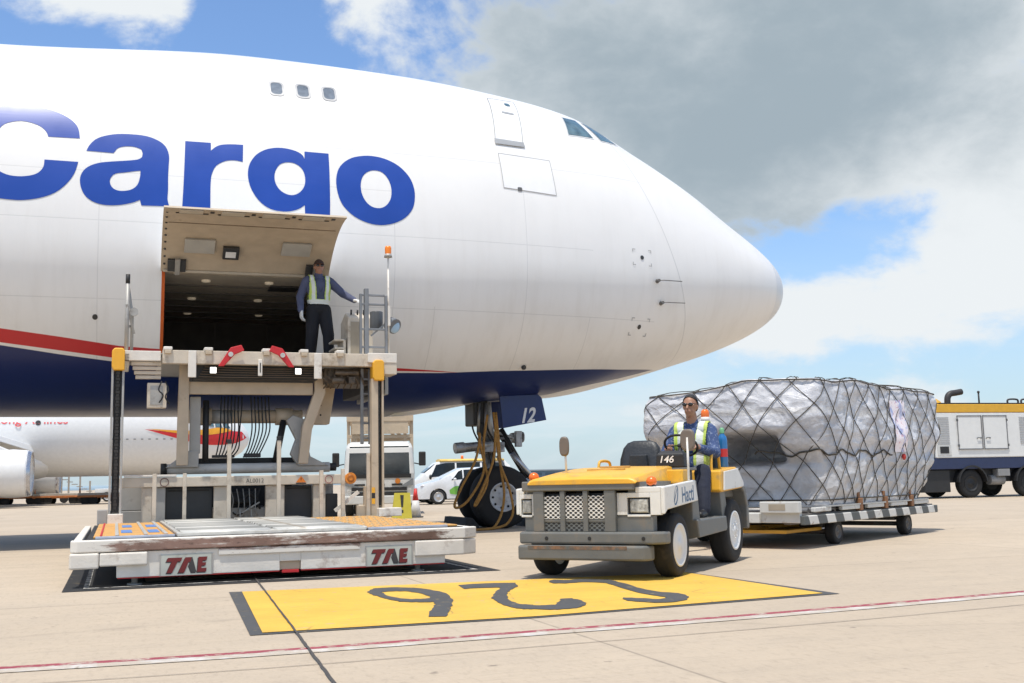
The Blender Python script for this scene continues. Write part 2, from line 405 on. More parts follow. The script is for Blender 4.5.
def paint(name, col, wear=.5, under=(.36, .315, .265), wscale=9.):
    m, b, p, ob = new_mat(name)
    nz = b.noise(ob, wscale, 9, .68); nf = b.noise(ob, 1.3, 5, .6); ng = b.noise(ob, 45., 4, .6)
    c = b.mix(b.rng(nf, .3, .7), tuple(q * .86 for q in col), tuple(min(1, q * 1.06) for q in col))
    c = b.mix(b.math('MULTIPLY', b.rng(ng, .4, .75), .18), c, tuple(q * .6 for q in col))
    sx_, sy_, sz_ = b.xyz(ob); uu = b.math('ADD', b.math('MULTIPLY', sx_, .94), b.math('MULTIPLY', sy_, .34)); vv_ = b.math('SUBTRACT', b.math('MULTIPLY', sy_, .94), b.math('MULTIPLY', sx_, .34))
    st1 = b.noise(b.comb(b.math('MULTIPLY', uu, 1.6), b.math('MULTIPLY', vv_, 15.), 2.), 1.3, 6, .7); c = b.mix(b.math('MULTIPLY', b.rng(st1, .53, .72), .55), c, tuple(q * .55 + .03 for q in col))
    c = b.mix(b.rng(nz, .78 - wear * .35, .86 - wear * .3), c, under)
    w_ = b.n.new('ShaderNodeTexVoronoi'); w_.feature = 'DISTANCE_TO_EDGE'; w_.inputs['Scale'].default_value = 1.1; b.l.new(ob, w_.inputs['Vector'])
    nn_ = b.noise(ob, 2.3, 4, .6); c = b.mix(b.math('MULTIPLY', b.math('MULTIPLY', b.rng(w_.outputs['Distance'], .0, .012, 1, 0), b.rng(nn_, .5, .62)), .6), c, (.20, .15, .08))
    b.l.new(c, p.inputs['Base Color']); p.inputs['Roughness'].default_value = .75; p.inputs['Specular IOR Level'].default_value = .3
    return m
PY = paint('yellow_ground_paint', (.72, .44, .075), .50); PK = paint('dark_ground_paint', (.085, .085, .085), .52, (.30, .23, .10)); PR = paint('red_line_paint', (.33, .065, .085), .78, (.44, .375, .30), 10.); PW = paint('white_line_paint', (.62, .59, .55), 1.16, (.46, .395, .32), 4.)
def sheet(loops, z, name, mat): return structure(flat_poly(loops, lambda u, v: (u, v, z), name, mat))
BOXO = [(-2.561, 9.883), (-1.682, 7.013), (.15, 7.61), (2.525, 8.718), (1.677, 10.951), (-.047, 10.47)]
sheet([BOXO], .004, 'stand_marking_border', PK)
sheet([[(-2.44, 9.86), (-1.625, 7.105), (.154, 7.665), (2.40, 8.74), (1.655, 10.885), (-.047, 10.425)]], .008, 'stand_marking', PY)
N9 = [(-1.283, 9.593), (-1.277, 9.864), (-1.174, 9.927), (-.974, 9.884), (-.793, 9.707), (-.637, 9.408), (-.531, 8.945), (-.5, 8.496), (-.493, 8.094), (-.489, 7.729), (-.615, 7.715), (-.631, 8.118), (-.633, 8.458), (-.654, 8.675), (-.734, 8.668), (-.858, 8.691), (-.982, 8.826), (-1.132, 9.134), (-1.244, 9.403)]
N9H = [(-1.149, 9.487), (-1.107, 9.583), (-.969, 9.555), (-.819, 9.368), (-.724, 9.102), (-.706, 8.933), (-.778, 8.9), (-.908, 8.948), (-1.046, 9.165)]
N2 = [(-.53, 10.02), (-.287, 10.12), (-.016, 10.114), (-.002, 9.789), (-.056, 9.471), (-.085, 9.096), (-.066, 8.74), (-.005, 8.446), (.091, 8.33), (.162, 8.28), (.282, 8.3), (.308, 8.467), (.347, 8.685), (.424, 8.717), (.489, 8.544), (.512, 8.321), (.463, 8.123), (.367, 8.02), (.228, 8.0), (.089, 8.05), (.017, 8.08), (-.11, 8.361), (-.188, 8.719), (-.198, 8.998), (-.163, 9.494), (-.144, 9.707), (-.33, 9.719), (-.463, 9.637)]
N5 = [(.291, 10.25), (.361, 10.36), (.445, 10.287), (.627, 10.344), (.831, 10.264), (.943, 9.89), (1.052, 9.347), (1.175, 9.057), (1.288, 8.932), (1.33, 8.705), (1.308, 8.523), (1.227, 8.36), (1.072, 8.281), (.926, 8.373), (.825, 8.52), (.829, 8.685), (.942, 8.63), (1.079, 8.522), (1.163, 8.597), (1.13, 8.72), (.987, 9.019), (.879, 9.523), (.788, 9.925), (.609, 10.058), (.431, 9.974), (.316, 9.999)]
rj = random.Random(21)
def rag(pl, k=.010): return [(x + rj.uniform(-k, k), y + rj.uniform(-k, k) * 1.6) for x, y in pl]
sheet([rag(smooth_outline(N9)), rag(smooth_outline(N9H))], .012, 'stand_number', PK)
sheet([rag(smooth_outline(N2))], .012, 'stand_number', PK); sheet([rag(smooth_outline(N5))], .012, 'stand_number', PK)
RA = [(-9, 4.2), (-3.333, 5.853), (-2.768, 5.983), (-1.491, 6.361), (-.038, 6.923), (1.709, 7.623), (3.937, 8.657), (5.331, 9.375), (14, 13.9)]
def off(pl, d): return [(x + d * .34, y - d * .94) for x, y in pl]
ra = [tuple(v) for v in catmull([(x, y, 0) for x, y in RA], 4)]; ra = [(v[0], v[1]) for v in ra]
sheet([ra + off(ra, .085)[::-1]], .004, 'red_line', PR); sheet([off(ra, .088) + off(ra, .215)[::-1]], .004, 'white_line', PW)
sheet([off(ra, .62) + off(ra, .630)[::-1]], .004, 'joint_sealant', M('joint_faint', (.24, .20, .165), .9, var=.4))
# open expansion joint running under the loader towards the camera
jt = [(-5.23, 19.9), (-2.513, 10.782), (-1.62, 7.791), (-.882, 5.314), (.045, 2.2)]
rnd = random.Random(3)
jl = []
for a, c in zip(jt, jt[1:]):
    k = 24
    jl += [(a[0] + (c[0] - a[0]) * i / k + rnd.uniform(-.002, .002), a[1] + (c[1] - a[1]) * i / k) for i in range(k)]
sheet([[(x - .006 - rnd.uniform(0, .003), y) for x, y in jl] + [(x + .006 + rnd.uniform(0, .003), y) for x, y in jl[::-1]]], .016, 'joint_sealant', M('sealant', (.07, .062, .055), .8, bump=.3))

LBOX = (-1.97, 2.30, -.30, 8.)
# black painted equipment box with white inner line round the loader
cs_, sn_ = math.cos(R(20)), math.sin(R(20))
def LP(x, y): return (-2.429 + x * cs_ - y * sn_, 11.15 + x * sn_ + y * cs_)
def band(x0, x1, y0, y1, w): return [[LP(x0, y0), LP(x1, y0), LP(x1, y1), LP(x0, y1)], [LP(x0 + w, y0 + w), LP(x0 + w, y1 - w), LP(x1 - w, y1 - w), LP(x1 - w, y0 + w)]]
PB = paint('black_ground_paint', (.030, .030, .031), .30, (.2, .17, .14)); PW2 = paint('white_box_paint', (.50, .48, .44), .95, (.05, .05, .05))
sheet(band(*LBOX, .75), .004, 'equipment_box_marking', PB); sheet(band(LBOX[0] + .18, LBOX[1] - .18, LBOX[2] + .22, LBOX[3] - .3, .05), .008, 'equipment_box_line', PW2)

# ================================================================== the freighter
XT = 6.648
SN = [0, .15, .5, 1., 1.8, 2.8, 4., 5.5, 7., 9., 12., 16., 22., 32.]
TOP = [5.03, 5.50, 5.80, 6.13, 6.606, 7.285, 7.961, 8.693, 8.954, 9.143, 9.226, 8.979, 8.779, 8.779]
BOT = [5.03, 4.56, 4.25, 3.97, 3.644, 3.329, 2.99, 2.658, 2.545, 2.259, 2.259, 2.259, 2.259, 2.259]
WID = [0, .58, 1.04, 1.43, 1.88, 2.27, 2.61, 2.90, 3.08, 3.21, 3.25, 3.25, 3.25, 3.25]
ZCN = [TOP[0] + (4.95 - TOP[0]) * min(1, s / 6) for s in SN]
SQ = [math.sqrt(s) for s in SN]
def pchip(ys, x, _c={}):
    k = id(ys)
    if k not in _c:
        h = [SQ[i + 1] - SQ[i] for i in range(len(SQ) - 1)]; d = [(ys[i + 1] - ys[i]) / h[i] for i in range(len(h))]
        m = [0.] * len(ys)
        for i in range(1, len(ys) - 1):
            if d[i - 1] * d[i] > 0:
                w1 = 2 * h[i] + h[i - 1]; w2 = h[i] + 2 * h[i - 1]; m[i] = (w1 + w2) / (w1 / d[i - 1] + w2 / d[i])
        m[0] = d[0]; _c[k] = (h, m)
    h, m = _c[k]
    i = 0
    while i < len(h) - 1 and x > SQ[i + 1]: i += 1
    t = (x - SQ[i]) / h[i]
    return ((1 + 2 * t) * (1 - t) ** 2) * ys[i] + t * (1 - t) ** 2 * h[i] * m[i] + t * t * (3 - 2 * t) * ys[i + 1] + t * t * (t - 1) * h[i] * m[i + 1]
def prof(s):
    q = math.sqrt(max(0, s)); return pchip(TOP, q), pchip(BOT, q), pchip(WID, q), pchip(ZCN, q)
def spow(v, e): return math.copysign(abs(v) ** e, v)
def fsec(s, phi):
    t, bo, w, zc = prof(s); c, sn = math.cos(phi), math.sin(phi); n = 2.05 if sn >= 0 else 2.1
    return w * spow(c, 2 / n), zc + (t - zc if sn >= 0 else zc - bo) * spow(sn, 2 / n)
def skin_y(x, z):
    """right-hand (near) surface of the fuselage at station x, height z"""
    t, bo, w, zc = prof(XT - x)
    n, h = (2.05, t - zc) if z >= zc else (2.1, zc - bo)
    v = min(.9999, abs(z - zc) / h)
    return -w * (1 - v ** n) ** (1 / n)

m, b, p, ob = new_mat('aircraft_paint')
x, y, z = b.xyz(ob)
X0, X1 = -26., 8.
btop = b.curve(x, [(-26, 5.2), (-9.18, 3.231), (-8.3, 3.112), (-7.41, 3.01), (-2.8, 2.906), (-1.88, 2.918), (-.66, 2.994), (.61, 3.045), (2.06, 3.108), (3.2, 3.19), (8, 3.19)], X0, X1, 2, 6)
bbot = b.curve(x, [(-26, 2.0), (-2.5, 2.2), (-2.43, 2.277), (-1.5, 2.40), (-.54, 2.53), (.79, 2.66), (1.385, 2.80), (2.315, 2.99), (3.1, 3.18), (3.3, 3.2), (8, 3.2)], X0, X1, 2, 6)
rtop = b.curve(x, [(-26, 5.6), (-9.18, 3.474), (-8.28, 3.366), (-7.41, 3.251), (-2.8, 2.988), (-1.5, 2.935), (-1.4, 2.9), (8, 2.5)], X0, X1, 2, 6)
rbot = b.curve(x, [(-26, 5.24), (-9.18, 3.271), (-8.32, 3.171), (-7.41, 3.065), (-2.8, 2.937), (-1.5, 2.934), (-1.4, 2.95), (8, 3.0)], X0, X1, 2, 6)
def step(v, e=.004): return b.rng(v, -e, e)
blue = b.math('MULTIPLY', step(b.math('SUBTRACT', btop, z)), step(b.math('SUBTRACT', z, bbot)))
red = b.math('MULTIPLY', step(b.math('SUBTRACT', rtop, z)), step(b.math('SUBTRACT', z, rbot)))
nz = b.noise(ob, .6, 6, .6); ns = b.noise(b.comb(b.math('MULTIPLY', x, 3.), y, b.math('MULTIPLY', z, .35)), 1.6, 6, .6)
wh = b.mix(b.rng(nz, .3, .7), (.775, .76, .735), (.82, .805, .78))
wh = b.mix(b.math('MULTIPLY', b.rng(ns, .48, .82), b.rng(z, 2.2, 6.0, .36, .08)), wh, (.52, .48, .42))
def line(v, w=.009): return b.rng(b.math('ABSOLUTE', v), w * .4, w, 1, 0)
aft = step(b.math('SUBTRACT', -1.4, x))
seams = [b.math('MULTIPLY', line(b.math('SUBTRACT', z, q)), step(b.math('SUBTRACT', xe, x))) for q, xe in ((5.18, .9), (6.0, -2.95), (7.28, -3.0), (3.95, 2.4), (6.75, 2.4))]
seams += [b.math('MULTIPLY', line(b.math('SUBTRACT', x, q)), step(b.math('SUBTRACT', ze, z))) for q, ze in ((-.47, 6.2), (-2.95, 6.0), (-7.75, 7.2), (-5.9, 4.1), (-2.2, 4.0), (.9, 3.95))]
seams += [b.math('MULTIPLY', line(b.math('SUBTRACT', b.math('ADD', x, b.math('MULTIPLY', z, .36)), 2.93 + .36 * 4.7), .014), 1.4), b.math('MULTIPLY', line(b.math('SUBTRACT', x, 5.93), .011), .8)]
sm = seams[0]
for q in seams[1:]: sm = b.math('MAXIMUM', sm, q)
wh = b.mix(b.math('MULTIPLY', sm, .24, clamp=True), wh, (.25, .25, .25))
c = b.mix(blue, wh, (.006, .018, .105)); c = b.mix(red, c, (.52, .02, .025))
tip = b.rng(x, 5.93, 5.95)
c = b.mix(b.math('MULTIPLY', tip, .55), c, (.58, .59, .60))
b.l.new(c, p.inputs['Base Color'])
b.l.new(b.rng(nz, .3, .7, .30, .42), p.inputs['Roughness']); p.inputs['Specular IOR Level'].default_value = .42; p.inputs['Coat Weight'].default_value = .12; p.inputs['Coat Roughness'].default_value = .15
bp = b.n.new('ShaderNodeBump'); bp.inputs['Strength'].default_value = .22; bp.inputs['Distance'].default_value = .03
b.l.new(b.math('ADD', b.noise(b.comb(b.math('MULTIPLY', x, 2.1), y, b.math('MULTIPLY', z, 1.1)), .9, 3, .5), b.math('MULTIPLY', sm, -.08)), bp.inputs['Height']); b.l.new(bp.outputs[0], p.inputs['Normal'])
AIRPAINT = m
WHITE = M('white_paint', (.78, .78, .77), .4, var=.04, dirt=(.5, .47, .43), damt=.15)

A0 = (-.25, 22.5, 0); APSI = R(19)
air = thing('cargo_aircraft', 'huge white freighter jet with blue belly, blue lettering and its lower cargo door open', 'airplane', A0, APSI)
xs = sorted(set([round(XT - q * q, 4) for q in np.linspace(0.02, 5.57, 120)] + [-6.78, -4.20] + [round(-6.78 + i * .258, 4) for i in range(1, 10)]))[::-1]
xs = [q for i, q in enumerate(xs) if q in (-6.78, -4.20) or not any(0 < abs(q - w) < .06 for w in (-6.78, -4.20))]
def phi_of(zz):
    v = (4.95 - zz) / (4.95 - 2.259); return PI + math.asin(v ** (2.1 / 2))
PH = [2 * PI * i / 128 for i in range(128)]
for zz in (2.86, 4.43):
    f = phi_of(zz); k = min(range(128), key=lambda i: abs(PH[i] - f)); PH[k] = f
PA, PB = phi_of(4.43), phi_of(2.86)
vs = []; fs = []
n = len(PH)
for q in xs: vs += [(q, *fsec(XT - q, f)) for f in PH]
for j in range(len(xs) - 1):
    xm = (xs[j] + xs[j + 1]) / 2
    for i in range(n):
        k = (i + 1) % n; fm = (PH[i] + (PH[k] if k else 2 * PI)) / 2
        if -6.78 < xm < -4.20 and PA < fm < PB: continue
        fs.append((j * n + i, j * n + k, (j + 1) * n + k, (j + 1) * n + i))
vs.append((XT, 0, TOP[0])); e = len(vs) - 1
fs += [(e, (i + 1) % n, i) for i in range(n)]
fs.append(tuple((len(xs) - 1) * n + i for i in range(n)))
MB().add(vs, fs, 0, True).build('fuselage', AIRPAINT, air)
SP = lambda off: (lambda u, v: (u, skin_y(u, v) - off, v))
BLUE = M('letter_blue', (.006, .055, .34), .35, var=.06, scale=2., coat=.1)
LET = {'C':[[(-8.077,6.561),(-8.107,6.74),(-8.192,6.872),(-8.353,6.988),(-8.579,7.075),(-8.822,7.108),(-9.06,7.1),(-9.293,7.057),(-9.536,6.917),(-9.701,6.657),(-9.759,6.346),(-9.753,6.092),(-9.681,5.802),(-9.504,5.573),(-9.273,5.456),(-9.023,5.429),(-8.836,5.437),(-8.606,5.491),(-8.398,5.593),(-8.232,5.762),(-8.131,5.945),(-8.086,6.137),(-8.583,6.138),(-8.594,6.01),(-8.666,5.904),(-8.79,5.845),(-8.958,5.822),(-9.126,5.844),(-9.255,5.923),(-9.327,6.077),(-9.349,6.228),(-9.338,6.436),(-9.26,6.646),(-9.162,6.749),(-8.973,6.806),(-8.799,6.784),(-8.666,6.725),(-8.583,6.64),(-8.548,6.551)]],'a':[[(-7.971,6.345),(-7.931,6.445),(-7.847,6.56),(-7.716,6.638),(-7.516,6.695),(-7.29,6.71),(-7.061,6.697),(-6.877,6.63),(-6.76,6.53),(-6.703,6.372),(-6.705,6.185),(-6.712,5.976),(-6.709,5.77),(-6.715,5.593),(-6.686,5.47),(-7.114,5.457),(-7.138,5.55),(-7.262,5.492),(-7.438,5.446),(-7.635,5.428),(-7.811,5.461),(-7.944,5.545),(-8.022,5.678),(-8.049,5.825),(-8.023,5.953),(-7.939,6.062),(-7.788,6.141),(-7.59,6.183),(-7.368,6.216),(-7.189,6.252),(-7.122,6.3),(-7.115,6.375),(-7.139,6.443),(-7.239,6.478),(-7.375,6.477),(-7.486,6.44),(-7.538,6.372),(-7.559,6.338)],[(-7.14,6.057),(-7.146,5.943),(-7.18,5.813),(-7.258,5.727),(-7.377,5.688),(-7.488,5.69),(-7.569,5.74),(-7.602,5.833),(-7.583,5.91),(-7.518,5.976),(-7.363,6.009),(-7.229,6.04)]],'r':[[(-6.446,6.658),(-6.036,6.661),(-6.037,6.511),(-5.965,6.584),(-5.87,6.637),(-5.702,6.663),(-5.509,6.669),(-5.519,6.346),(-5.657,6.362),(-5.8,6.339),(-5.943,6.246),(-6.014,6.107),(-6.041,5.921),(-6.043,5.461),(-6.485,5.458),(-6.464,5.994)]],'g':[[(-4.478,6.633),(-4.064,6.63),(-4.064,6.147),(-4.075,5.436),(-4.097,5.244),(-4.212,5.059),(-4.41,4.962),(-4.702,4.916),(-4.992,4.951),(-5.185,5.08),(-5.233,5.203),(-4.849,5.225),(-4.776,5.143),(-4.63,5.131),(-4.518,5.209),(-4.497,5.425),(-4.5,5.633),(-4.604,5.558),(-4.751,5.507),(-4.897,5.498),(-5.066,5.528),(-5.224,5.626),(-5.353,5.799),(-5.423,5.988),(-5.436,6.174),(-5.396,6.34),(-5.296,6.497),(-5.148,6.606),(-4.974,6.661),(-4.801,6.666),(-4.628,6.63),(-4.521,6.566),(-4.484,6.49)],[(-4.998,6.073),(-4.985,6.209),(-4.909,6.342),(-4.795,6.396),(-4.661,6.39),(-4.549,6.316),(-4.493,6.194),(-4.487,6.032),(-4.54,5.904),(-4.64,5.818),(-4.758,5.799),(-4.884,5.853),(-4.965,5.953)]],'o':[[(-3.955,6.073),(-3.922,6.297),(-3.827,6.457),(-3.667,6.58),(-3.481,6.638),(-3.297,6.655),(-3.063,6.619),(-2.833,6.505),(-2.66,6.319),(-2.582,6.127),(-2.566,5.933),(-2.613,5.71),(-2.752,5.528),(-2.964,5.408),(-3.199,5.361),(-3.429,5.389),(-3.657,5.49),(-3.831,5.652),(-3.917,5.832)],[(-3.525,6.107),(-3.478,6.25),(-3.38,6.343),(-3.263,6.375),(-3.134,6.347),(-3.036,6.23),(-2.987,6.066),(-3.001,5.873),(-3.085,5.731),(-3.201,5.669),(-3.345,5.686),(-3.455,5.785),(-3.517,5.932)]]}
for k in 'Cargo':
    flat_poly([smooth_outline(lp, 3) for lp in LET[k]], SP(.006), 'letter', BLUE, air, ((1, .09), (0, .25)))
GLASS = M('cockpit_glass', (.10, .17, .20), .12, var=.45, scale=5., spec=.5)
FRAME = M('window_frame', (.42, .42, .42), .4, metal=.5)
BLIND = M('window_blind', (.14, .17, .21), .3, var=.25, scale=9.)
def rrect(x0, x1, z0, z1, r):
    o = []
    for cx, cz, a in ((x1 - r, z1 - r, 0), (x0 + r, z1 - r, 90), (x0 + r, z0 + r, 180), (x1 - r, z0 + r, 270)):
        o += [(cx + r * math.cos(R(a + t)), cz + r * math.sin(R(a + t))) for t in (0, 22, 45, 68, 90)]
    return o
for wx in (-4.885, -4.415, -3.945):
    f = flat_poly([rrect(wx - .135, wx + .135, 7.78, 8.14, .085), rrect(wx - .10, wx + .10, 7.815, 8.105, .07)], SP(.010), 'cabin_window', FRAME, air, ((1, .06),))
    flat_poly([rrect(wx - .10, wx + .10, 7.815, 8.105, .07)], SP(.004), 'pane', BLIND, f, ((1, .06),))
# cockpit side windows
for q in ([(.90, 8.20), (1.22, 8.205), (1.40, 7.70), (.80, 7.67)], [(1.40, 8.19), (1.64, 8.17), (2.08, 7.73), (1.60, 7.69)]):
    g = [tuple(v) for v in q]; cx = sum(v[0] for v in g) / 4; cz = sum(v[1] for v in g) / 4
    big = [(cx + (u - cx) * 1.10, cz + (v - cz) * 1.13) for u, v in g]
    f = flat_poly([big], SP(.006), 'cockpit_window', M('cockpit_frame', (.62, .63, .63), .4), air, ((1, .05), (0, .08)))
    flat_poly([g], SP(.014), 'pane', GLASS, f, ((1, .05), (0, .08)))
# windscreen on the crown, both halves, wrapping over the nose
def crown(u, v):   # u station, v angle
    yy, zz = fsec(XT - u, v); return (u, yy, zz + .012)
for sd in (-1, 1):
    a = PI / 2
    ws = [(1.80, a - sd * .36), (2.20, a - sd * .36), (2.42, a - sd * .04), (1.98, a - sd * .04)]
    flat_poly([ws], crown, 'windscreen', GLASS, air, ((0, .08), (1, .08)))
def top_z(x, y):
    t, bo, w, zc = prof(XT - x); return zc + (t - zc) * max(0, 1 - (abs(y) / w) ** 2.05) ** (1 / 2.05)
for u, v in ((2.32, -.62), (2.40, .30)):
    MB().tube([(u - .14 + .1 * k, v + .16 * k, top_z(u - .14 + .1 * k, v + .16 * k) + (.03, .055, .06, .05, .03)[k]) for k in range(5)], .028, 6).build('windscreen_wiper', M('wiper_black', (.02, .02, .02), .6), air)
# upper deck door and hatch
GREY = M('seal_grey', (.34, .35, .36), .5)
DO = [(-.718, 8.43), (-.13, 8.45), (-.32, 7.24), (-.883, 7.26)]
d = flat_poly([DO], SP(.012), 'upper_deck_door', M('door_white', (.80, .80, .80), .35, var=.03), air, ((1, .07), (0, .2)))
def lines_on(pl, w, off, name, mat, par):
    for i in range(len(pl)):
        a, c = Vector(pl[i]), Vector(pl[(i + 1) % len(pl)]); t = (c - a).normalized(); nn = Vector((-t.y, t.x)) * w
        yield [tuple(a - nn), tuple(c - nn), tuple(c + nn), tuple(a + nn)]
def outline_part(pl, w, off, name, mat, par):
    mb = MB()
    for k, q in enumerate(lines_on(pl, w, off, name, mat, par)):
        pts = [(Vector(q[0]).lerp(Vector(q[1]), t), Vector(q[3]).lerp(Vector(q[2]), t)) for t in np.linspace(0, 1, 14)]
        for (a, c), (a2, c2) in zip(pts, pts[1:]):
            mb.add([SP(off + .0012 * k)(*v) for v in (a, a2, c2, c)], [(0, 1, 2, 3)])
    return mb.build(name, mat, par)
outline_part(DO, .008, .016, 'door_seal', GREY, d)
flat_poly([[(-.90, 7.30), (-.30, 7.28), (-.29, 7.17), (-.90, 7.18)]], SP(.03), 'door_sill', GREY, d, ((1, .05),))
flat_poly([[(-.55, 8.05), (-.30, 8.03), (-.31, 7.98), (-.56, 8.0)]], SP(.02), 'door_handle', GREY, d)
flat_poly([rrect(-.40, -.28, 8.24, 8.34, .04)], SP(.018), 'pane', GLASS, d)
HA = [(-.874, 6.972), (.178, 6.934), (.208, 6.199), (-.855, 6.256)]
h = flat_poly([HA], SP(.007), 'access_hatch', M('hatch_white', (.80, .795, .79), .4, var=.03), air, ((1, .08), (0, .2)))
outline_part(HA, .006, .010, 'hatch_seam', M('seam_grey', (.40, .40, .40), .6), h)
flat_poly([rrect(-.58, -.49, 6.21, 6.29, .02)], SP(.013), 'hatch_latch', M('seam_dark', (.1, .1, .1), .6), h)
MB().box(-4.85, -4.40, -.55, -.45, 9.05, 9.20).build('crown_antenna', M('antenna_grey', (.25, .25, .25), .5), air, .03)
DK = M('probe_dark', (.06, .06, .06), .5, metal=.4)
for (px, pz), (qx, qz) in (((2.337, 4.70), (2.86, 4.71)), ((2.472, 4.296), (2.98, 4.31))):
    y0 = skin_y(px, pz)
    MB().cyl((px, y0 + .02, pz), (px, y0 - .10, pz), .045, .03, 10).tube([(px, y0 - .09, pz), (px + .1, y0 - .12, pz), (qx, y0 - .13 + .10, qz)], .009, 6).build('pitot_probe', M('probe_grey', (.16, .15, .14), .5, metal=.4), air)
for px, pz in ((1.991, 5.13), (2.062, 3.838), (-7.778, 3.668)):
    flat_poly([[(px + .042 * math.cos(t * PI / 6), pz + .042 * math.sin(t * PI / 6)) for t in range(12)]], SP(.008), 'static_port', DK, air)
    if px > 0:
        for sx in (-1, 1):
            for sz in (-1, 1):
                mk = [(px + sx * .22, pz + sz * .16), (px + sx * .15, pz + sz * .16), (px + sx * .15, pz + sz * .145), (px + sx * .205, pz + sz * .145), (px + sx * .205, pz + sz * .10), (px + sx * .22, pz + sz * .10)]
                flat_poly([mk], SP(.008), 'port_bracket_mark', M('seam_grey', (.3, .3, .3)), air)
MB().cyl((-.2, skin_y(-.2, 3.1) + .02, 3.06), (-.2, skin_y(-.2, 3.1) - .03, 3.04), .05, .03, 10).build('drain_mast', DK, air)

# ---- lower cargo door and hold
TAN = M('door_inner_tan', (.48, .39, .285), .6, var=.1, dirt=(.22, .16, .11), damt=.2)
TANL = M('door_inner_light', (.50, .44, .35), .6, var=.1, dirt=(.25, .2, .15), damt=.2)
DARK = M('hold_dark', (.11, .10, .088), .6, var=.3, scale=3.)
STEEL = M('fitting_steel', (.36, .34, .31), .4, metal=.7, var=.2)
ORANGE = M('seal_orange', (.68, .13, .02), .6)
YL = skin_y(-5.5, 2.86)
hold = MB()
hold.box(-9.6, -3.3, YL + .15, 2.6, 2.80, 2.85)
hold.build('hold_floor', M('hold_floor_metal', (.22, .205, .19), .5, metal=.2, var=.3), air)
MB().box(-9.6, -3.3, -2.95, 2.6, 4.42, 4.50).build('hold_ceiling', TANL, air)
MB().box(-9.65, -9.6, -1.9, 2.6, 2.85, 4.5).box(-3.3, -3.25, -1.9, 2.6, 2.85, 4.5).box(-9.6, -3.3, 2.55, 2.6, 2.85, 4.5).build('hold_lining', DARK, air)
g = MB()
for i in range(6): g.box(-9.4, -3.4, -2.0 + i * .75, -1.96 + i * .75, 4.39, 4.425)
for i in range(5): g.box(-8.9 + i * 1.1, -8.86 + i * 1.1, 2.50, 2.545, 2.85, 4.5)
g.build('hold_rib', M('hold_rib_grey', (.12, .11, .10), .6), air)
for lx, ly in ((-6.05, -2.45), (-5.0, -2.45), (-6.2, -.6), (-5.0, -.6), (-6.2, 1.2), (-4.8, 1.2)):
    MB().lathe([(0, 4.38), (.06, 4.385), (.075, 4.395), (.075, 4.42)], (lx, ly, 0), 'z', 16).build('hold_lamp', M('lamp_lens', (.75, .68, .55), .3, emit=(1, .82, .58, .12)), air)
MB().box(-4.95, -4.45, -2.2, -1.75, 4.385, 4.419).build('hold_vent', DK, air, .01)
sl_ = MB()   # orange seal round the opening
zz = [2.86 + (4.43 - 2.86) * i / 14 for i in range(15)]
for xx, s in ((-6.78, 1),):
    for a, c in zip(zz, zz[1:]):
        ya, yc = skin_y(xx, a), skin_y(xx, c)
        sl_.add([(xx, ya - .005, a), (xx, yc - .005, c), (xx + s * .05, yc + .02, c), (xx + s * .05, ya + .02, a)], [(0, 1, 2, 3)])
        sl_.add([(xx + s * .05, ya + .02, a), (xx + s * .05, yc + .02, c), (xx + s * .05, yc + .22, c), (xx + s * .05, ya + .22, a)], [(0, 1, 2, 3)])
sl_.build('door_seal', ORANGE, air)
MB().box(-6.74, -4.25, YL - .02, YL + .2, 2.80, 2.875).build('door_sill', STEEL, air, .008)
HY, HZ = skin_y(-5.5, 4.43), 4.43
rot = R(142)
def dr(t, d, xx):   # t 0 hinge .. 1 outer edge, d = depth inside of the skin
    z = HZ + (2.86 - HZ) * t; y = skin_y(-5.5, z)
    dz = 1e-3; y2 = skin_y(-5.5, z - dz); nn = Vector((-dz, y2 - y)).normalized() * -1   # inward (o, z)
    o, w = -(y - HY), z - HZ
    o -= abs(nn.x) * d * .9; w += 0
    ca, sa = math.cos(rot), math.sin(rot)
    o2, w2 = o * ca - w * sa, o * sa + w * ca
    return (xx, HY - o2 - .03, HZ + w2 + .02)
dd = MB()
K = 16; x0, x1 = -6.80, -4.12
for d, mi in ((0, 0), (.13, 1)):
    for i in range(K):
        t0, t1 = i / K, (i + 1) / K
        dd.add([dr(t0, d, x0), dr(t0, d, x1), dr(t1, d, x1), dr(t1, d, x0)], [(0, 1, 2, 3)], mi, True)
for i in range(K):
    t0, t1 = i / K, (i + 1) / K
    for xx in (x0, x1): dd.add([dr(t0, 0, xx), dr(t1, 0, xx), dr(t1, .13, xx), dr(t0, .13, xx)], [(0, 1, 2, 3)], 1)
dd.add([dr(1, 0, x0), dr(1, 0, x1), dr(1, .13, x1), dr(1, .13, x0)], [(0, 1, 2, 3)], 1)
door = dd.build('cargo_door', [WHITE, TAN], air, recalc=False)
def on_door(t0, t1, a, c, d0, d1, name, mat, bev=.006):
    q = [dr(t, d, xx) for d in (d0, d1) for t, xx in ((t0, a), (t0, c), (t1, c), (t1, a))]
    return MB().add(q, [(0, 1, 2, 3), (7, 6, 5, 4), (0, 4, 5, 1), (1, 5, 6, 2), (2, 6, 7, 3), (3, 7, 4, 0)]).build(name, mat, door, bev)
on_door(.90, .995, x0 + .02, x1 - .02, .132, .15, 'edge_beam', TAN)
for i in range(4):
    a = x0 + .22 + i * .6
    on_door(.905, .985, a, a + .34, .152, .20, 'latch_fitting', TANL)
    on_door(.925, .965, a + .44, a + .50, .15, .18, 'latch_hole', DK)
    on_door(.895, .91, a - .05, a + .42, .152, .19, 'latch_rod', DK)
on_door(.70, .712, x0 + .08, x1 - .06, .128, .142, 'panel_seam', M('seam_tan', (.2, .15, .1), .7))
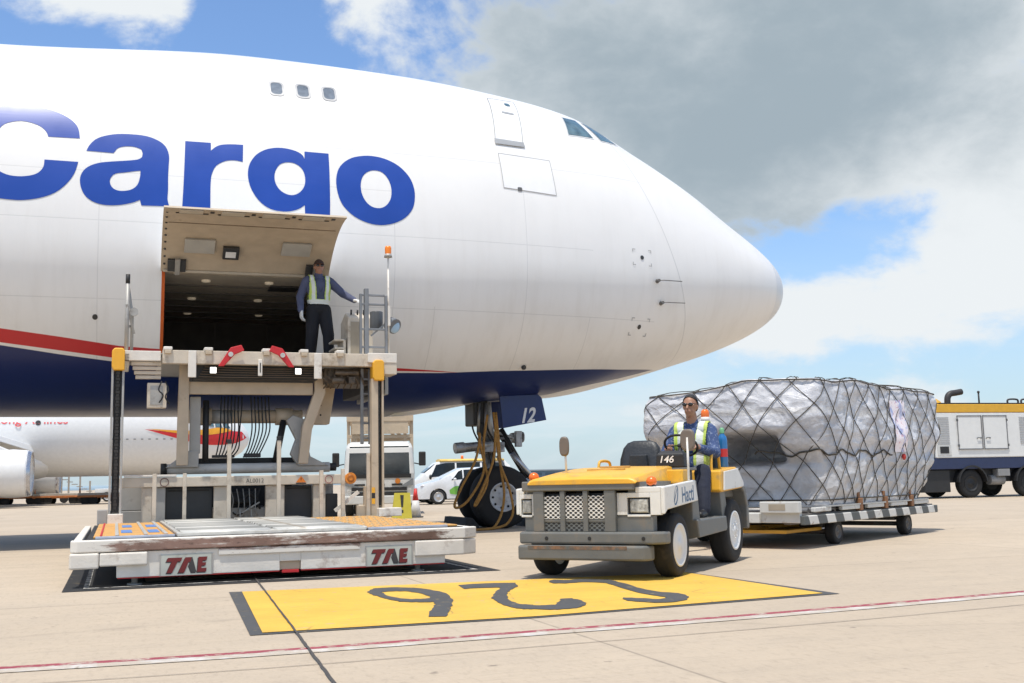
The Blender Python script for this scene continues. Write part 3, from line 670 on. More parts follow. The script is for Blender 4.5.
on_door(.28, .47, x0 + .34, x0 + .80, .13, .21, 'equipment_cover', M('cover_grey', (.42, .40, .36), .5))
on_door(.30, .48, x1 - .84, x1 - .38, .13, .21, 'equipment_cover', M('cover_grey', (.42, .40, .36), .5))
on_door(.22, .38, x0 + .93, x0 + 1.18, .13, .24, 'control_box', DK)
on_door(.25, .33, x0 + .97, x0 + 1.13, .242, .25, 'control_label', M('label_white', (.75, .75, .75), .5))
for a in (x0 + .10, x1 - .40):
    on_door(.02, .17, a, a + .28, .13, .20, 'hinge_bracket', DK); on_door(-.0, .2, a + .11, a + .19, .205, .27, 'hinge_arm', STEEL)
on_door(.0, .03, x0 + .04, x1 - .04, .132, .16, 'hinge_strip', TANL)
for i in range(9): MB().ball(dr(.1 + i * .1, .135, x0 + .05), .02, 6, 4).build('door_rivet', DK, door)

# ---- nose gear
GRN = M('gear_metal', (.44, .44, .43), .45, metal=.5, var=.2, dirt=(.06, .05, .04), damt=.5, dscale=6)
GBK = M('gear_black', (.03, .028, .025), .6, var=.4, scale=8)
TYRE = M('aircraft_tyre', (.022, .021, .020), .85, var=.3, scale=6, dirt=(.08, .07, .06), damt=.25)
RIM = M('aircraft_rim', (.58, .58, .57), .4, var=.08, dirt=(.2, .18, .15), damt=.35, dscale=8)
ng = MB().cyl((-.22, 0, 2.75), (-.10, 0, 1.62), .17, .15, 20).cyl((-.10, 0, 1.62), (-.09, 0, 1.5), .20, .20, 20).cyl((-.09, 0, 1.5), (0, 0, .62), .10, .10, 18).build('nose_gear', GRN, air)
MB().cyl((0, -.42, .612), (0, .42, .612), .085, n=14).ball((0, 0, .62), .15).build('axle', GRN, ng)
MB().cyl((-.05, -.02, 1.2), (.0, -.06, .75), .07, .05, 10).bar((.10, 0, 1.45), (.30, 0, 1.08), .14, .05).bar((.30, 0, 1.08), (.08, 0, .72), .12, .05).build('torque_link', GRN, ng)
MB().cyl((-.72, -.30, 1.62), (-.08, -.22, 1.68), .085, .075, 12).cyl((-.90, -.32, 1.60), (-.70, -.30, 1.62), .11, .11, 12).cyl((-.62, .25, 1.6), (-.05, .2, 1.66), .08, .08, 12).box(-.30, .16, -.30, .30, 1.52, 1.72).build('steering_actuator', GRN, ng, .01)
MB().cyl((.15, -.12, 2.0), (.75, -.10, .98), .045, .04, 10).cyl((.15, .18, 2.0), (.75, .12, .98), .045, .04, 10).build('drag_strut', GBK, ng)
MB().cyl((.36, -.14, 1.50), (.86, -.14, .92), .06, .05, 10).build('tow_fitting', M('alloy_bright', (.55, .55, .55), .35, metal=.8), ng)
MB().bar((.02, -.05, 1.95), (.46, -.18, 1.78), .05, .05).cyl((.48, -.16, 1.82), (.58, -.2, 1.82), .10, .12, 16).cyl((.45, .16, 1.82), (.58, .2, 1.82), .10, .12, 16).box(.40, .53, -.32, -.20, 1.62, 1.94).bar((.0, .05, 1.8), (.48, .16, 1.82), .05, .05).build('taxi_light', GRN, ng, .01)
MB().cyl((.58, -.2, 1.82), (.595, -.2, 1.82), .105, n=16).build('lamp_lens', M('lens_clear', (.7, .7, .7), .15), ng)
hz = MB()
for k, (dy, dx) in enumerate(((-.2, -.1), (-.17, .02), (-.12, .1), (.1, -.15))):
    hz.tube(catmull([(-.3 + dx, dy, 2.5), (-.25 + dx, dy - .04, 2.0), (-.12 + dx, dy - .06, 1.7), (-.05 + dx * .5, dy * .8, 1.3), (.0, dy * .5, .9)], 5), .018, 6)
hz.build('hydraulic_hose', GBK, ng)
MB().box(-.50, -.20, -.34, .3, 2.06, 2.75).box(-.44, -.22, -.38, -.30, 1.85, 2.1).build('gear_housing', GBK, ng, .03); MB().cyl((-.42, -.36, 1.9), (-.38, -.36, 2.5), .035, n=10).cyl((-.28, -.38, 1.8), (-.26, -.38, 2.5), .03, n=10).build('actuator_rod', STEEL, ng)
for yy in (-.455, .455):
    wheel(air, (0, yy, .618), .618, .43, TYRE, RIM, .46, -1 if yy < 0 else 1, 8, .25, 'nose_wheel', 9)
BELLY = M('gear_door_blue', (.008, .022, .12), .35, var=.1, coat=.1)
GD = [(-.27, 2.62), (.55, 2.66), (.63, 2.585), (.72, 2.14), (-.21, 1.975)]
for yy, s in ((-.72, -1), (.70, 1)):
    gd = MB().prism(GD, 'y', yy, yy + .05).build('gear_door', BELLY, air, .008)
    if s < 0: text_part('12', 'number', M('number_white', (.75, .75, .76), .5), gd, (.14, yy - .004, 2.085), (1, 0, .075), (0, 0, 1), .40, .012, .28, .80)
for o_ in list(air.children):
    if o_.name.split('.')[0] in ('nose_gear', 'nose_wheel'): o_.location.x = -.2

# ================================================================== the pallet loader
L0 = (-2.429, 11.15, 0); LPSI = R(20)
CREAM = M('loader_cream', (.62, .54, .43), .5, var=.10, dirt=(.27, .20, .13), damt=.42, dscale=3.2, bump=.12)
CREAM2 = M('loader_tan', (.52, .42, .30), .5, var=.10, dirt=(.22, .16, .10), damt=.25, dscale=3)
LWHITE = M('loader_white', (.74, .69, .61), .5, var=.08, dirt=(.30, .21, .15), damt=.34, dscale=3.5, bump=.15)
LGREY = M('loader_grey', (.40, .385, .355), .5, metal=.2, var=.12, dirt=(.14, .12, .10), damt=.3)
BLK = M('loader_black', (.022, .022, .022), .6, var=.3, scale=6)
PANEL = M('panel_black', (.035, .036, .037), .45, var=.2)
SILV = M('roller_steel', (.60, .58, .53), .42, metal=.35, var=.18, scale=9, dirt=(.30, .27, .22), damt=.3, dscale=7)
YELC = M('cap_yellow', (.80, .40, .03), .45, var=.06, dirt=(.35, .2, .05), damt=.15)
ODECK = M('deck_orange', (.68, .36, .10), .6, var=.15, dirt=(.30, .20, .12), damt=.55, dscale=5)
REDP = M('red_plastic', (.55, .02, .025), .45, var=.1)
# rusty front rail
m, b, p, ob = new_mat('rusty_rail')
x, y, z = b.xyz(ob)
nz = b.noise(b.comb(b.math('MULTIPLY', x, .6), y, b.math('MULTIPLY', z, 7.)), 2.6, 10, .74); n2 = b.noise(b.comb(b.math('MULTIPLY', x, .5), y, b.math('MULTIPLY', z, 1.6)), 16., 8, .75); n3 = b.noise(ob, 1.1, 4, .6)
w0 = b.math('MULTIPLY', b.rng(b.math('ABSOLUTE', b.math('SUBTRACT', x, .1)), 1.55, 1.85, 1, 0), b.rng(b.math('ABSOLUTE', b.math('SUBTRACT', z, .375)), .035, .085, 1, .25))
rm = b.math('ADD', b.math('MULTIPLY', w0, .58), b.math('ADD', b.math('MULTIPLY', b.math('SUBTRACT', nz, .5), 1.5), b.math('MULTIPLY', b.math('SUBTRACT', n2, .5), .9)))
c = b.mix(b.rng(rm, .26, .52), (.72, .68, .61), b.mix(b.rng(n3, .35, .65), (.30, .185, .145), (.135, .078, .055)))
c = b.mix(b.math('MULTIPLY', b.rng(n2, .56, .68), b.rng(rm, .1, .4, .35, .9)), c, (.07, .04, .03)); c = b.mix(b.rng(n2, .30, .22), c, (.66, .60, .53))
b.l.new(c, p.inputs['Base Color']); p.inputs['Roughness'].default_value = .65
RUST = m
lo = thing('cargo_loader', 'cream aircraft pallet loader with lowered roller platform and raised bridge at the open cargo door', 'cargo loader', L0, LPSI)
def LB(name, mat, bev=.008, par=None, *boxes):
    mb = MB()
    for q in boxes: mb.box(*q)
    return mb.build(name, mat, par or lo, bev)
# main platform
dk = LB('platform_deck', BLK, .006, None, (-1.78, 2.03, .14, 4.55, .37, .455))
fr = MB().prism([(-1.92, .05), (-1.86, -.01), (2.0, -.01), (2.17, .12), (2.17, .20), (2.05, .20), (1.98, .11), (-1.86, .11), (-1.92, .2)], 'z', .335, .45).build('front_rail', RUST, lo, .012)
LB('corner_block', LWHITE, .018, None, (-1.925, -1.66, -.02, .13, .18, .33))
LB('corner_block', LWHITE, .014, None, (-1.655, -1.22, -.022, .12, .20, .325))
MB().prism([(1.45, -.015), (1.98, -.015), (2.16, .11), (2.16, .2), (1.45, .13)], 'z', .165, .328).build('corner_block', LWHITE, lo, .014)
LB('bumper_strip', RUST, .008, None, (-.55, .87, .0, .1, .262, .33))
sk = LB('skirt', LWHITE, .006, None, (-1.50, .05, .02, .10, .085, .33), (.262, 1.785, .02, .10, .085, .33), (.05, .262, .02, .10, .175, .33))
LB('skirt_end', LWHITE, .006, None, (-1.50, -1.44, .1, 4.4, .10, .33)); LB('skirt_end', LWHITE, .006, None, (1.72, 1.78, .1, 4.4, .10, .33))
LB('fork_pocket', CREAM2, .004, None, (.053, .259, .05, .3, .09, .173)); LB('tow_bar_lug', REDP, .004, None, (.075, .245, .03, .16, .058, .088))
LB('red_trim', REDP, .0, None, (-1.49, .048, .022, .04, .076, .083), (.264, 1.775, .022, .04, .076, .083))
SIGN = M('sign_plate_grey', (.50, .51, .45), .5, var=.1, dirt=(.25, .2, .15), damt=.25); SRED = M('sign_red', (.17, .016, .016), .5, var=.1); SBLK = M('sign_dark', (.05, .045, .045), .5)
for sx in (-1.095, .94):
    W_, H_, z0 = .475, .205, .083
    pl = LB('name_plate', SIGN, .002, None, (sx, sx + W_, .006, .02, z0, z0 + H_))
    LB('plate_edge', LGREY, 0, pl, (sx - .012, sx, .004, .019, z0, z0 + H_)); LB('plate_edge', LGREY, 0, pl, (sx + W_, sx + W_ + .012, .004, .019, z0, z0 + H_))
    def pp(pts, dx=0, dz=0, y=.003): return ([[(sx + (u + dx) * W_, z0 + (v + dz) * H_) for u, v in pts]], (lambda u, v, y=y: (u, y, v)))
    Tt = [(.10, .66), (.13, .84), (.415, .84), (.385, .66), (.325, .66), (.215, .13), (.105, .13), (.205, .66)]
    Aa = [(.335, .13), (.475, .84), (.60, .84), (.575, .62), (.54, .62), (.455, .13)]; A2 = [(.575, .62), (.60, .84), (.615, .84), (.70, .13), (.60, .13), (.545, .45)]
    Ee = [(.715, .13), (.735, .84), (.915, .84), (.895, .66), (.82, .66), (.815, .57), (.89, .57), (.875, .42), (.80, .42), (.795, .31), (.90, .31), (.89, .13)]
    for q in (Tt, Aa, A2, Ee):
        s = flat_poly(*pp(q, -.012, -.05, .0045), 'letter_shadow', SBLK, pl); 
        if q is A2: s.data.materials[0] = SBLK
        flat_poly(*pp(q, .006, .0, .0025), 'letter', SBLK if q is A2 else SRED, pl)
for xx, yy in ((-1.33, .16), (1.52, .16), (-1.33, 4.3), (1.52, 4.3)):
    MB().cyl((xx, yy, .0), (xx, yy, .2), .03, n=12).cyl((xx, yy, .0), (xx, yy, .018), .07, n=16).build('support_foot', LGREY, lo)
LB('side_rail', LWHITE, .012, None, (-1.90, -1.82, .14, 4.6, .34, .45)); LB('side_rail', LWHITE, .012, None, (2.05, 2.13, .2, 4.6, .34, .45))
m, b, p, ob = new_mat('roller_worn_steel')
oi = b.n.new('ShaderNodeObjectInfo'); nz = b.noise(ob, 5., 8, .7)
c = b.mix(oi.outputs['Random'], (.20, .195, .175), (.70, .68, .62)); c = b.mix(b.rng(nz, .55, .72), c, (.30, .25, .19))
b.l.new(c, p.inputs['Base Color']); p.inputs['Roughness'].default_value = .5; p.inputs['Metallic'].default_value = .25
ROLM = m
rl = MB().cyl((-.90, 0, 0), (-.02, 0, 0), .046, n=14).cyl((-.02, 0, 0), (.04, 0, 0), .03, n=8).cyl((.04, 0, 0), (.93, 0, 0), .046, n=14).build('roller', ROLM, lo); rl.location = (0, .24, .458)
for i in range(1, 37): clone(rl, (0, .24 + i * .118, .458))
LB('roller_beam', SILV, .006, None, (-.945, -.905, .15, 4.5, .455, .492), (.935, .975, .15, 4.5, .455, .492))
LB('front_beam', SILV, .006, None, (-.94, .96, .125, .18, .452, .488))
LB('front_beam', M('beam_bluegrey', (.42, .45, .52), .4, metal=.5, var=.3, scale=4), .006, None, (-1.70, -.96, .125, .19, .45, .478), (.98, 1.85, .125, .19, .45, .478))
LB('side_deck', ODECK, .006, None, (-1.72, -.96, .2, 4.45, .455, .476)); LB('side_deck', ODECK, .006, None, (.99, 1.98, .2, 4.45, .455, .476))
for xx in (-1.52, -1.25, -1.06): LB('guide_strip', SILV, .003, None, (xx, xx + .035, .24, 4.4, .477, .492))
LB('guide_strip', REDP, .003, None, (-1.66, -1.64, .24, 4.4, .477, .486))
for xx, yy in ((-1.46, .9), (-1.19, .8), (-1.44, 2.6), (-1.17, 2.5)): LB('blue_marking', M('mark_blue', (.12, .24, .52), .5), 0, None, (xx, xx + .11, yy, yy + .8, .477, .481))
cs = MB().ball((0, 0, -.004), .012, 10, 6).cyl((0, 0, -.02), (0, 0, -.002), .030, n=12).build('ball_caster', M('caster_grey', (.36, .28, .17), .5, metal=.3), lo); cs.location = (1.08, .34, .482)
for i in range(7):
    for j in range(9):
        if i + j: clone(cs, (1.08 + i * .135, .34 + j * .46 + (i % 2) * .2, .482))
# lift columns
def column(x0, ztop, yel_z, flip):
    y0 = 4.55
    c = MB()
    if flip: c.box(x0 - .10, x0 + .0, y0, y0 + .14, .45, ztop - .12)
    else: c.box(x0 - .085, x0 - .055, y0, y0 + .12, .45, ztop - .1)
    c.box(x0 + .055, x0 + .085, y0, y0 + .12, .45, ztop - .1).box(x0 - .05, x0 + .05, y0 + .09, y0 + .13, .45, ztop - .1)
    c = c.build('lift_column', CREAM2 if flip else LGREY, lo, .006)
    k = MB().box(x0 - .045, x0 + .045, y0 + .045, y0 + .088, .62, ztop - .02).build('chain_guide', BLK, c)
    ch = MB(); zc = .66; i = 0
    while zc < ztop - .1:
        ch.box(x0 - .018 - (i % 2) * .008, x0 + .018 + (i % 2) * .008, y0 + .015, y0 + .045, zc, zc + .038); zc += .045; i += 1
    o = ch.build('lift_chain', M('chain_dark', (.06, .055, .05), .4, metal=.7, var=.3), c); o['kind'] = 'stuff'
    MB().prism([(x0 - .085, ztop - .10), (x0 - .085, ztop + .12), (x0 - .05, ztop + .16), (x0 + .06, ztop + .16), (x0 + .085, ztop + .12), (x0 + .085, ztop - .15), (x0 - .06, ztop - .15)], 'y', y0 - .05, y0 + .17).build('column_cap', YELC, c, .015)
    return c
column(-1.53, 2.70, 0, False); cr = column(2.11, 2.60, 0, True)
LB('hazard_stripe', YELC, 0, cr, (2.005, 2.055, 4.544, 4.549, .64, .72), (2.005, 2.055, 4.544, 4.549, .80, .88))
LB('hazard_stripe', BLK, 0, cr, (2.005, 2.055, 4.544, 4.549, .72, .80))
LB('column_foot', LWHITE, .01, None, (2.08, 2.42, 4.4, 4.7, .46, .58)); LB('column_foot', LGREY, .01, None, (-1.75, -1.62, 4.5, 4.7, .46, .66)); LB('column_foot', LWHITE, .01, None, (-1.62, -1.42, 4.45, 4.75, .46, .60))
# chassis behind the platform
LB('chassis_beam', CREAM, .01, None, (-1.50, 1.72, 4.90, 5.05, .945, 1.085)); LB('beam_cap', LWHITE, .006, None, (-1.42, -.72, 4.88, 5.04, 1.09, 1.12))
ch = LB('chassis', LGREY, .012, None, (-1.45, 1.60, 5.35, 9.6, .34, .62), (-1.45, -.95, 5.35, 9.6, .62, 1.08), (1.15, 1.6, 5.4, 9.6, .62, 1.08))
for a, c in ((-1.08, -.86), (-.20, .01), (.53, .80), (1.22, 1.40)): LB('chassis_post', CREAM if a > -1 else LGREY, .01, None, (a, c, 4.95, 5.05, .36, .943))
LB('side_post', CREAM, .01, None, (-1.18, -1.04, 4.93, 5.03, .36, .943))
for a, c in ((-.855, -.21), (.81, 1.215)): 
    f = LB('cover_panel', PANEL, .01, None, (a, c, 5.08, 5.14, .36, .93)); LB('panel_frame', BLK, .004, f, (a + .04, c - .04, 5.07, 5.08, .88, .90))
LB('battery_box', PANEL, .01, None, (1.42, 1.60, 5.05, 5.3, .42, .80))
LB('engine_bulkhead', BLK, .0, None, (-.95, 1.15, 6.6, 6.65, .34, 1.05)); LB('engine_tray', BLK, 0, None, (-.95, 1.15, 5.3, 6.6, .31, .335))
eng = MB().box(.03, .52, 5.6, 6.2, .4, .85)
eng.cyl((.1, 5.45, .7), (.48, 5.45, .72), .05, n=10).cyl((.12, 5.42, .5), (.3, 5.4, .62), .045, n=10).tube(catmull([(.06, 5.4, .88), (.2, 5.3, .7), (.35, 5.32, .82), (.5, 5.35, .6)], 5), .018, 6).tube(catmull([(.06, 5.4, .6), (.2, 5.3, .52), (.42, 5.3, .75), (.5, 5.4, .9)], 5), .014, 6).cyl((.3, 5.35, .45), (.3, 5.6, .45), .08, n=14)
eng.build('engine', BLK, lo, .01)
pp_ = MB()
for i in range(5): pp_.tube(catmull([(.06 + i * .09, 5.28, .90), (.10 + i * .08, 5.24, .72 - .03 * i), (.05 + i * .1, 5.27, .5)], 5), .009, 6)
pp_.bar((.22, 5.25, .55), (.48, 5.25, .70), .02, .02).bar((.2, 5.25, .6), (.2, 5.25, .42), .02, .02).bar((.36, 5.25, .6), (.36, 5.25, .42), .02, .02).build('engine_piping', M('pipe_grey', (.35, .34, .32), .4, metal=.6), lo)
for xx, yy in ((-1.3, 6.3), (1.42, 6.3), (-1.3, 8.9), (1.42, 8.9)): wheel(lo, (xx, yy, .36), .36, .26, M('loader_tyre', (.025, .024, .023), .85), LGREY, .55, 1).rotation_euler = (0, 0, 0)
for xx, zt, w, cap in ((-.62, 1.13, .05, 0), (-.02, 1.54, .055, 1), (.675, 1.58, .055, 1), (1.285, 1.14, .055, 0), (1.60, 1.16, .05, 0), (1.98, 1.38, .05, 0), (-1.02, 1.13, .055, 0)):
    o = LB('guide_post', CREAM, .006, None, (xx - w / 2, xx + w / 2, 4.62, 4.69, .46, zt))
    if cap: LB('post_cap', BLK, .004, o, (xx - w / 2 - .004, xx + w / 2 + .004, 4.615, 4.695, zt, zt + .06))
LB('platform_arm', CREAM2, .006, None, (1.82, 1.95, 4.7, 4.8, .46, .62), (1.93, 1.98, 4.7, 4.8, .46, .9)); MB().bar((1.5, 4.75, .55), (1.85, 4.75, .82), .04, .05).build('brace', LWHITE, lo)
text_part('AL0012', 'serial_number', M('stencil_grey', (.12, .11, .10), .6), lo, (.24, 4.894, .985), (1, 0, 0), (0, 0, 1), .085, .0, 0, .95)
def disc(cx, cz, y, r, name, mat, inner=0):
    lp = [[(cx + r * math.cos(t * PI / 16), cz + r * math.sin(t * PI / 16)) for t in range(32)]]
    if inner: lp.append([(cx + inner * math.cos(t * PI / 16), cz + inner * math.sin(t * PI / 16)) for t in range(32)])
    return flat_poly(lp, lambda u, v: (u, y, v), name, mat, lo)
disc(-.88, 1.013, 4.894, .062, 'ring_sticker', M('ring_dark', (.16, .09, .08), .6), .05); disc(1.44, 1.013, 4.894, .06, 'ring_sticker', M('ring_red', (.35, .12, .12), .6), .05)
rd = MB().cyl((1.76, 4.86, 1.02), (1.76, 4.90, 1.02), .085, n=28).build('orange_reflector', M('reflector_orange', (.75, .26, .03), .35, var=.15, scale=30), lo, .004)
MB().lathe([(.03, 4.855), (.05, 4.852), (.055, 4.857)], (1.76, 0, 1.02), 'y', 24).build('reflector_ring', M('reflector_dark', (.45, .14, .02), .4), rd)
tw = flat_poly([[(.955, .975), (1.105, .975), (1.03, 1.07)]], lambda u, v: (u, 4.893, v), 'warning_sticker', M('warn_orange', (.72, .2, .02), .5), lo)
flat_poly([[(1.022, 1.04), (1.038, 1.04), (1.034, 1.005), (1.026, 1.005)]], lambda u, v: (u, 4.891, v), 'warning_mark', BLK, tw)
flat_poly([[(.955, .952), (1.105, .952), (1.105, .97), (.955, .97)]], lambda u, v: (u, 4.893, v), 'warning_caption', BLK, tw)
# lifting frame
MB().cyl((-.84, 5.3, 1.20), (1.52, 5.3, 1.20), .075, n=20).build('torque_tube', M('tube_light_grey', (.55, .53, .49), .5, var=.12, dirt=(.2, .17, .14), damt=.3), lo); MB().cyl((-.92, 5.3, 1.20), (-.84, 5.3, 1.20), .085, n=20).cyl((1.52, 5.3, 1.2), (1.62, 5.3, 1.2), .06, n=16).build('tube_end', BLK, lo)
LB('rear_frame', BLK, .008, None, (-.45, 1.3, 5.6, 5.7, 1.28, 1.36))
MB().cyl((-.55, 5.6, 1.98), (1.15, 5.6, 1.98), .10, n=20).cyl((-.45, 5.6, 1.98), (-.2, 5.6, 1.98), .13, n=20).cyl((.75, 5.6, 1.98), (1.0, 5.6, 1.98), .13, n=20).build('cross_tube', CREAM2, lo)
MB().cyl((-.2, 5.6, 1.98), (.1, 5.6, 1.98), .104, n=20).build('tube_clamp', LGREY, lo)
LB('cross_beam', CREAM2, .008, None, (-.58, 1.22, 5.0, 5.1, 2.27, 2.45))
MB().prism([(-.72, 1.25), (-.56, 1.25), (-.565, 2.7), (-.70, 2.7), (-.715, 2.0)], 'y', 4.95, 5.07).build('lift_arm', CREAM2, lo, .01)
MB().prism([(-.53, 1.42), (-.38, 1.42), (-.38, 2.25), (-.53, 2.25)], 'y', 5.2, 5.32).prism([(-.86, 1.22), (-.40, 1.22), (-.40, 1.46), (-.55, 1.46)], 'y', 5.19, 5.33).build('arm_casting', LGREY, lo, .012)
MB().cyl((-.30, 5.3, 1.3), (-.30, 5.3, 2.2), .045, n=12).build('lift_cylinder', BLK, lo)
MB().prism([(1.00, 1.25), (1.14, 1.25), (1.20, 1.75), (1.40, 2.3), (1.40, 2.62), (1.24, 2.62), (1.24, 2.32), (1.06, 1.8)], 'y', 4.95, 5.07).build('lift_arm', CREAM2, lo, .01)
MB().prism([(.92, 1.40), (1.04, 1.22), (1.50, 1.22), (1.22, 1.36), (1.16, 1.62), (1.18, 1.9), (.96, 1.98), (.86, 1.9), (1.0, 1.62)], 'y', 5.2, 5.32).build('arm_casting', LGREY, lo, .012)
MB().cyl((.74, 5.5, 1.3), (.86, 5.5, 1.92), .05, n=12).build('lift_cylinder', BLK, lo)
HOSE = M('hose_black', (.015, .015, .015), .5)
rn = random.Random(5)
for i in range(7):
    xa = -.10 + i * .05; k = rn.uniform(-.02, .02)
    MB().tube(catmull([(xa + .03, 5.44, 2.27), (xa + .02, 5.40, 2.05), (xa + .01 + k, 5.36, 1.75), (xa - .02, 5.36, 1.5), (xa - .05 - i * .012, 5.38, 1.36)], 5), .011, 6).build('hydraulic_hose', HOSE, lo)
for i in range(6):
    xa = .32 + i * .052
    MB().tube(catmull([(xa + .04, 5.44, 2.27), (xa + .05, 5.40, 2.0), (xa + .05, 5.36, 1.75), (xa + .0 - i * .01, 5.36, 1.5), (xa - .07 - i * .012, 5.38, 1.36)], 5), .011, 6).build('hydraulic_hose', HOSE, lo)
LB('hose_manifold', BLK, .006, None, (-.2, .12, 5.32, 5.42, 1.36, 1.40), (.26, .5, 5.32, 5.42, 1.36, 1.42))
MB().prism([(1.30, 1.86), (1.56, 1.86), (1.66, 2.5), (1.36, 2.5)], 'y', 5.5, 5.75).build('tilted_cover', CREAM2, lo, .012)
for zz_ in (2.0, 2.15, 2.3): disc(1.42, zz_, 5.497, .015, 'cover_bolt', BLK)
# bridge
BZ = 2.83
br = LB('bridge_deck', LGREY, .006, None, (-.95, 2.3, 4.75, 7.55, BZ - .06, BZ))
LB('front_plate', CREAM, .008, None, (-.95, 2.12, 4.60, 4.74, 2.665, 2.855))
LB('plate_seam', CREAM2, 0, None, (-.28, -.27, 4.597, 4.60, 2.67, 2.85), (1.62, 1.63, 4.597, 4.60, 2.67, 2.85))
for xx in (-.88, -.33, .48, 1.02, 1.55): 
    o = LB('bridge_boss', LWHITE, .012, None, (xx - .06, xx + .06, 4.56, 4.72, 2.85, 2.90)); LB('boss_foot', CREAM2, .006, o, (xx - .045, xx + .045, 4.55, 4.6, 2.80, 2.848))
for xx in (-.55, 1.22): LB('vertical_plate', LWHITE, .008, None, (xx - .055, xx + .055, 4.565, 4.598, 2.47, 2.85))
MB().box(.36, .42, 4.56, 4.597, 2.50, 2.74).build('slot_bracket', LWHITE, lo, .01); LB('bracket_slot', BLK, 0, None, (.383, .397, 4.556, 4.559, 2.55, 2.69))
LB('under_deck', BLK, .01, None, (-.52, 1.25, 4.76, 7.3, 2.47, 2.74))
ud = MB()
for i in range(5): ud.tube(catmull([(-.45 + i * .02, 4.74, 2.5 + i * .035), (0, 4.72, 2.49 + i * .035), (.6, 4.73, 2.5 + i * .03), (1.2, 4.74, 2.5 + i * .035)], 4), .009, 6)
ud.build('cable_loom', M('loom_brown', (.10, .075, .05), .6), lo)
mc = MB().box(1.36, 2.05, 4.85, 5.6, 2.42, 2.66)
for i in range(7): mc.tube(catmull([(1.34 + i * .09, 4.82, 2.64), (1.30 + i * .1, 4.76, 2.53), (1.40 + i * .09, 4.78, 2.44), (1.36 + i * .1, 4.9, 2.36)], 4), .014, 6)
mc.cyl((1.5, 4.74, 2.58), (1.85, 4.74, 2.58), .04, n=10).cyl((1.45, 4.72, 2.46), (1.62, 4.72, 2.46), .05, n=10).box(1.7, 1.8, 4.7, 4.8, 2.42, 2.52)
mc.build('valve_block', M('machinery_brown', (.13, .10, .07), .5, metal=.3, var=.5, scale=12, dirt=(.03, .025, .02), damt=.5, dscale=9), lo, .006)
LAMP = M('lamp_lit', (.9, .9, .88), .3, emit=(1, .98, .92, 2.2))
for xx in (-.26, .94): MB().box(xx - .05, xx + .05, 4.62, 4.68, 2.53, 2.63).build('lamp_housing', BLK, lo, .006); LB('work_lamp', LAMP, .004, None, (xx - .042, xx + .042, 4.606, 4.618, 2.538, 2.622))
def stop(x0, s):
    o = MB().prism([(x0 - s * .17, 2.63), (x0 - s * .09, 2.63), (x0 + s * .06, 2.80), (x0 + s * .19, 2.86), (x0 + s * .15, 2.94), (x0 - .0, 2.90)][::1 if s > 0 else -1], 'y', 4.52, 4.555).build('red_stop', REDP, lo, .008)
    MB().cyl((x0, 4.50, 2.80), (x0, 4.52, 2.80), .035, n=14).build('stop_pivot', SILV, o)
stop(-.03, 1); stop(.70, -1)
# left walkway
LB('walkway_frame', LWHITE, .008, None, (-1.46, -.97, 4.62, 4.70, 2.70, 2.84), (-1.46, -1.38, 4.62, 6.2, 2.70, 2.80)); LB('walkway_plate', LGREY, .004, None, (-1.38, -.95, 4.7, 6.2, 2.80, 2.82))
for i in range(4): LB('walkway_slat', CREAM, .006, None, (-1.36 + .02 * i, -.96, 4.68 + .03 * i, 4.74 + .03 * i, 2.64 - .06 * i, 2.69 - .06 * i))
jb = LB('junction_box', CREAM, .008, None, (-1.14, -.88, 4.72, 4.9, 2.05, 2.40)); LB('box_recess', LGREY, .004, jb, (-1.10, -.93, 4.714, 4.72, 2.09, 2.36))
MB().tube(catmull([(-.95, 4.69, 2.42), (-.99, 4.66, 2.30), (-.93, 4.67, 2.22), (-.98, 4.69, 2.12)], 5), .01, 6).tube(catmull([(-.9, 4.7, 2.42), (-.86, 4.67, 2.3), (-.9, 4.66, 2.2), (-.84, 4.7, 2.1)], 5), .01, 6).build('loose_cable', HOSE, lo)
gl = MB().tube([(-1.43, 4.72, 2.8), (-1.43, 4.72, 3.80)], .028, 8).tube([(-1.36, 4.85, 2.8), (-1.36, 4.85, 3.35), (-1.42, 4.8, 3.75)], .022, 8).bar((-1.44, 4.72, 3.2), (-1.36, 4.85, 3.2), .03, .03).bar((-1.44, 4.7, 3.5), (-1.33, 4.8, 3.1), .03, .03).build('left_handrail', LGREY, lo)
MB().cyl((-1.34, 4.72, 3.40), (-1.34, 4.76, 3.40), .06, n=16).build('mirror_disc', LGREY, lo); MB().tube([(-1.43, 4.72, 3.80), (-1.43, 4.72, 3.93)], .03, 8).build('rail_grip', BLK, lo)
# operator stand on the right
LB('operator_step', LWHITE, .01, None, (1.96, 2.40, 4.55, 5.5, 2.72, 2.865)); LB('operator_skirt', CREAM, .008, None, (2.2, 2.40, 4.56, 5.0, 2.55, 2.72))
cb = MB().prism([(5.35, 2.83), (5.95, 2.83), (5.95, 3.50), (5.60, 3.62), (5.35, 3.52)], 'x', 1.82, 2.22).build('control_console', CREAM, lo, .02)
LB('console_shade', M('console_shadow', (.36, .30, .22), .5), .004, cb, (1.86, 2.0, 5.345, 5.349, 2.9, 3.45))  # thin sheet in darker cream: shade painted onto the console front
for i in range(3): MB().cyl((1.90 + i * .1, 5.5, 3.58), (1.90 + i * .1, 5.49, 3.66), .014, n=8).build('control_lever', BLK, cb)
LB('foot_step', CREAM, .008, None, (1.62, 1.80, 5.4, 5.9, 3.02, 3.05), (1.62, 1.80, 5.4, 5.9, 3.15, 3.18), (1.76, 1.80, 5.4, 5.9, 2.83, 3.18))
RAIL = M('rail_grey', (.24, .245, .25), .45, metal=.4, var=.15)
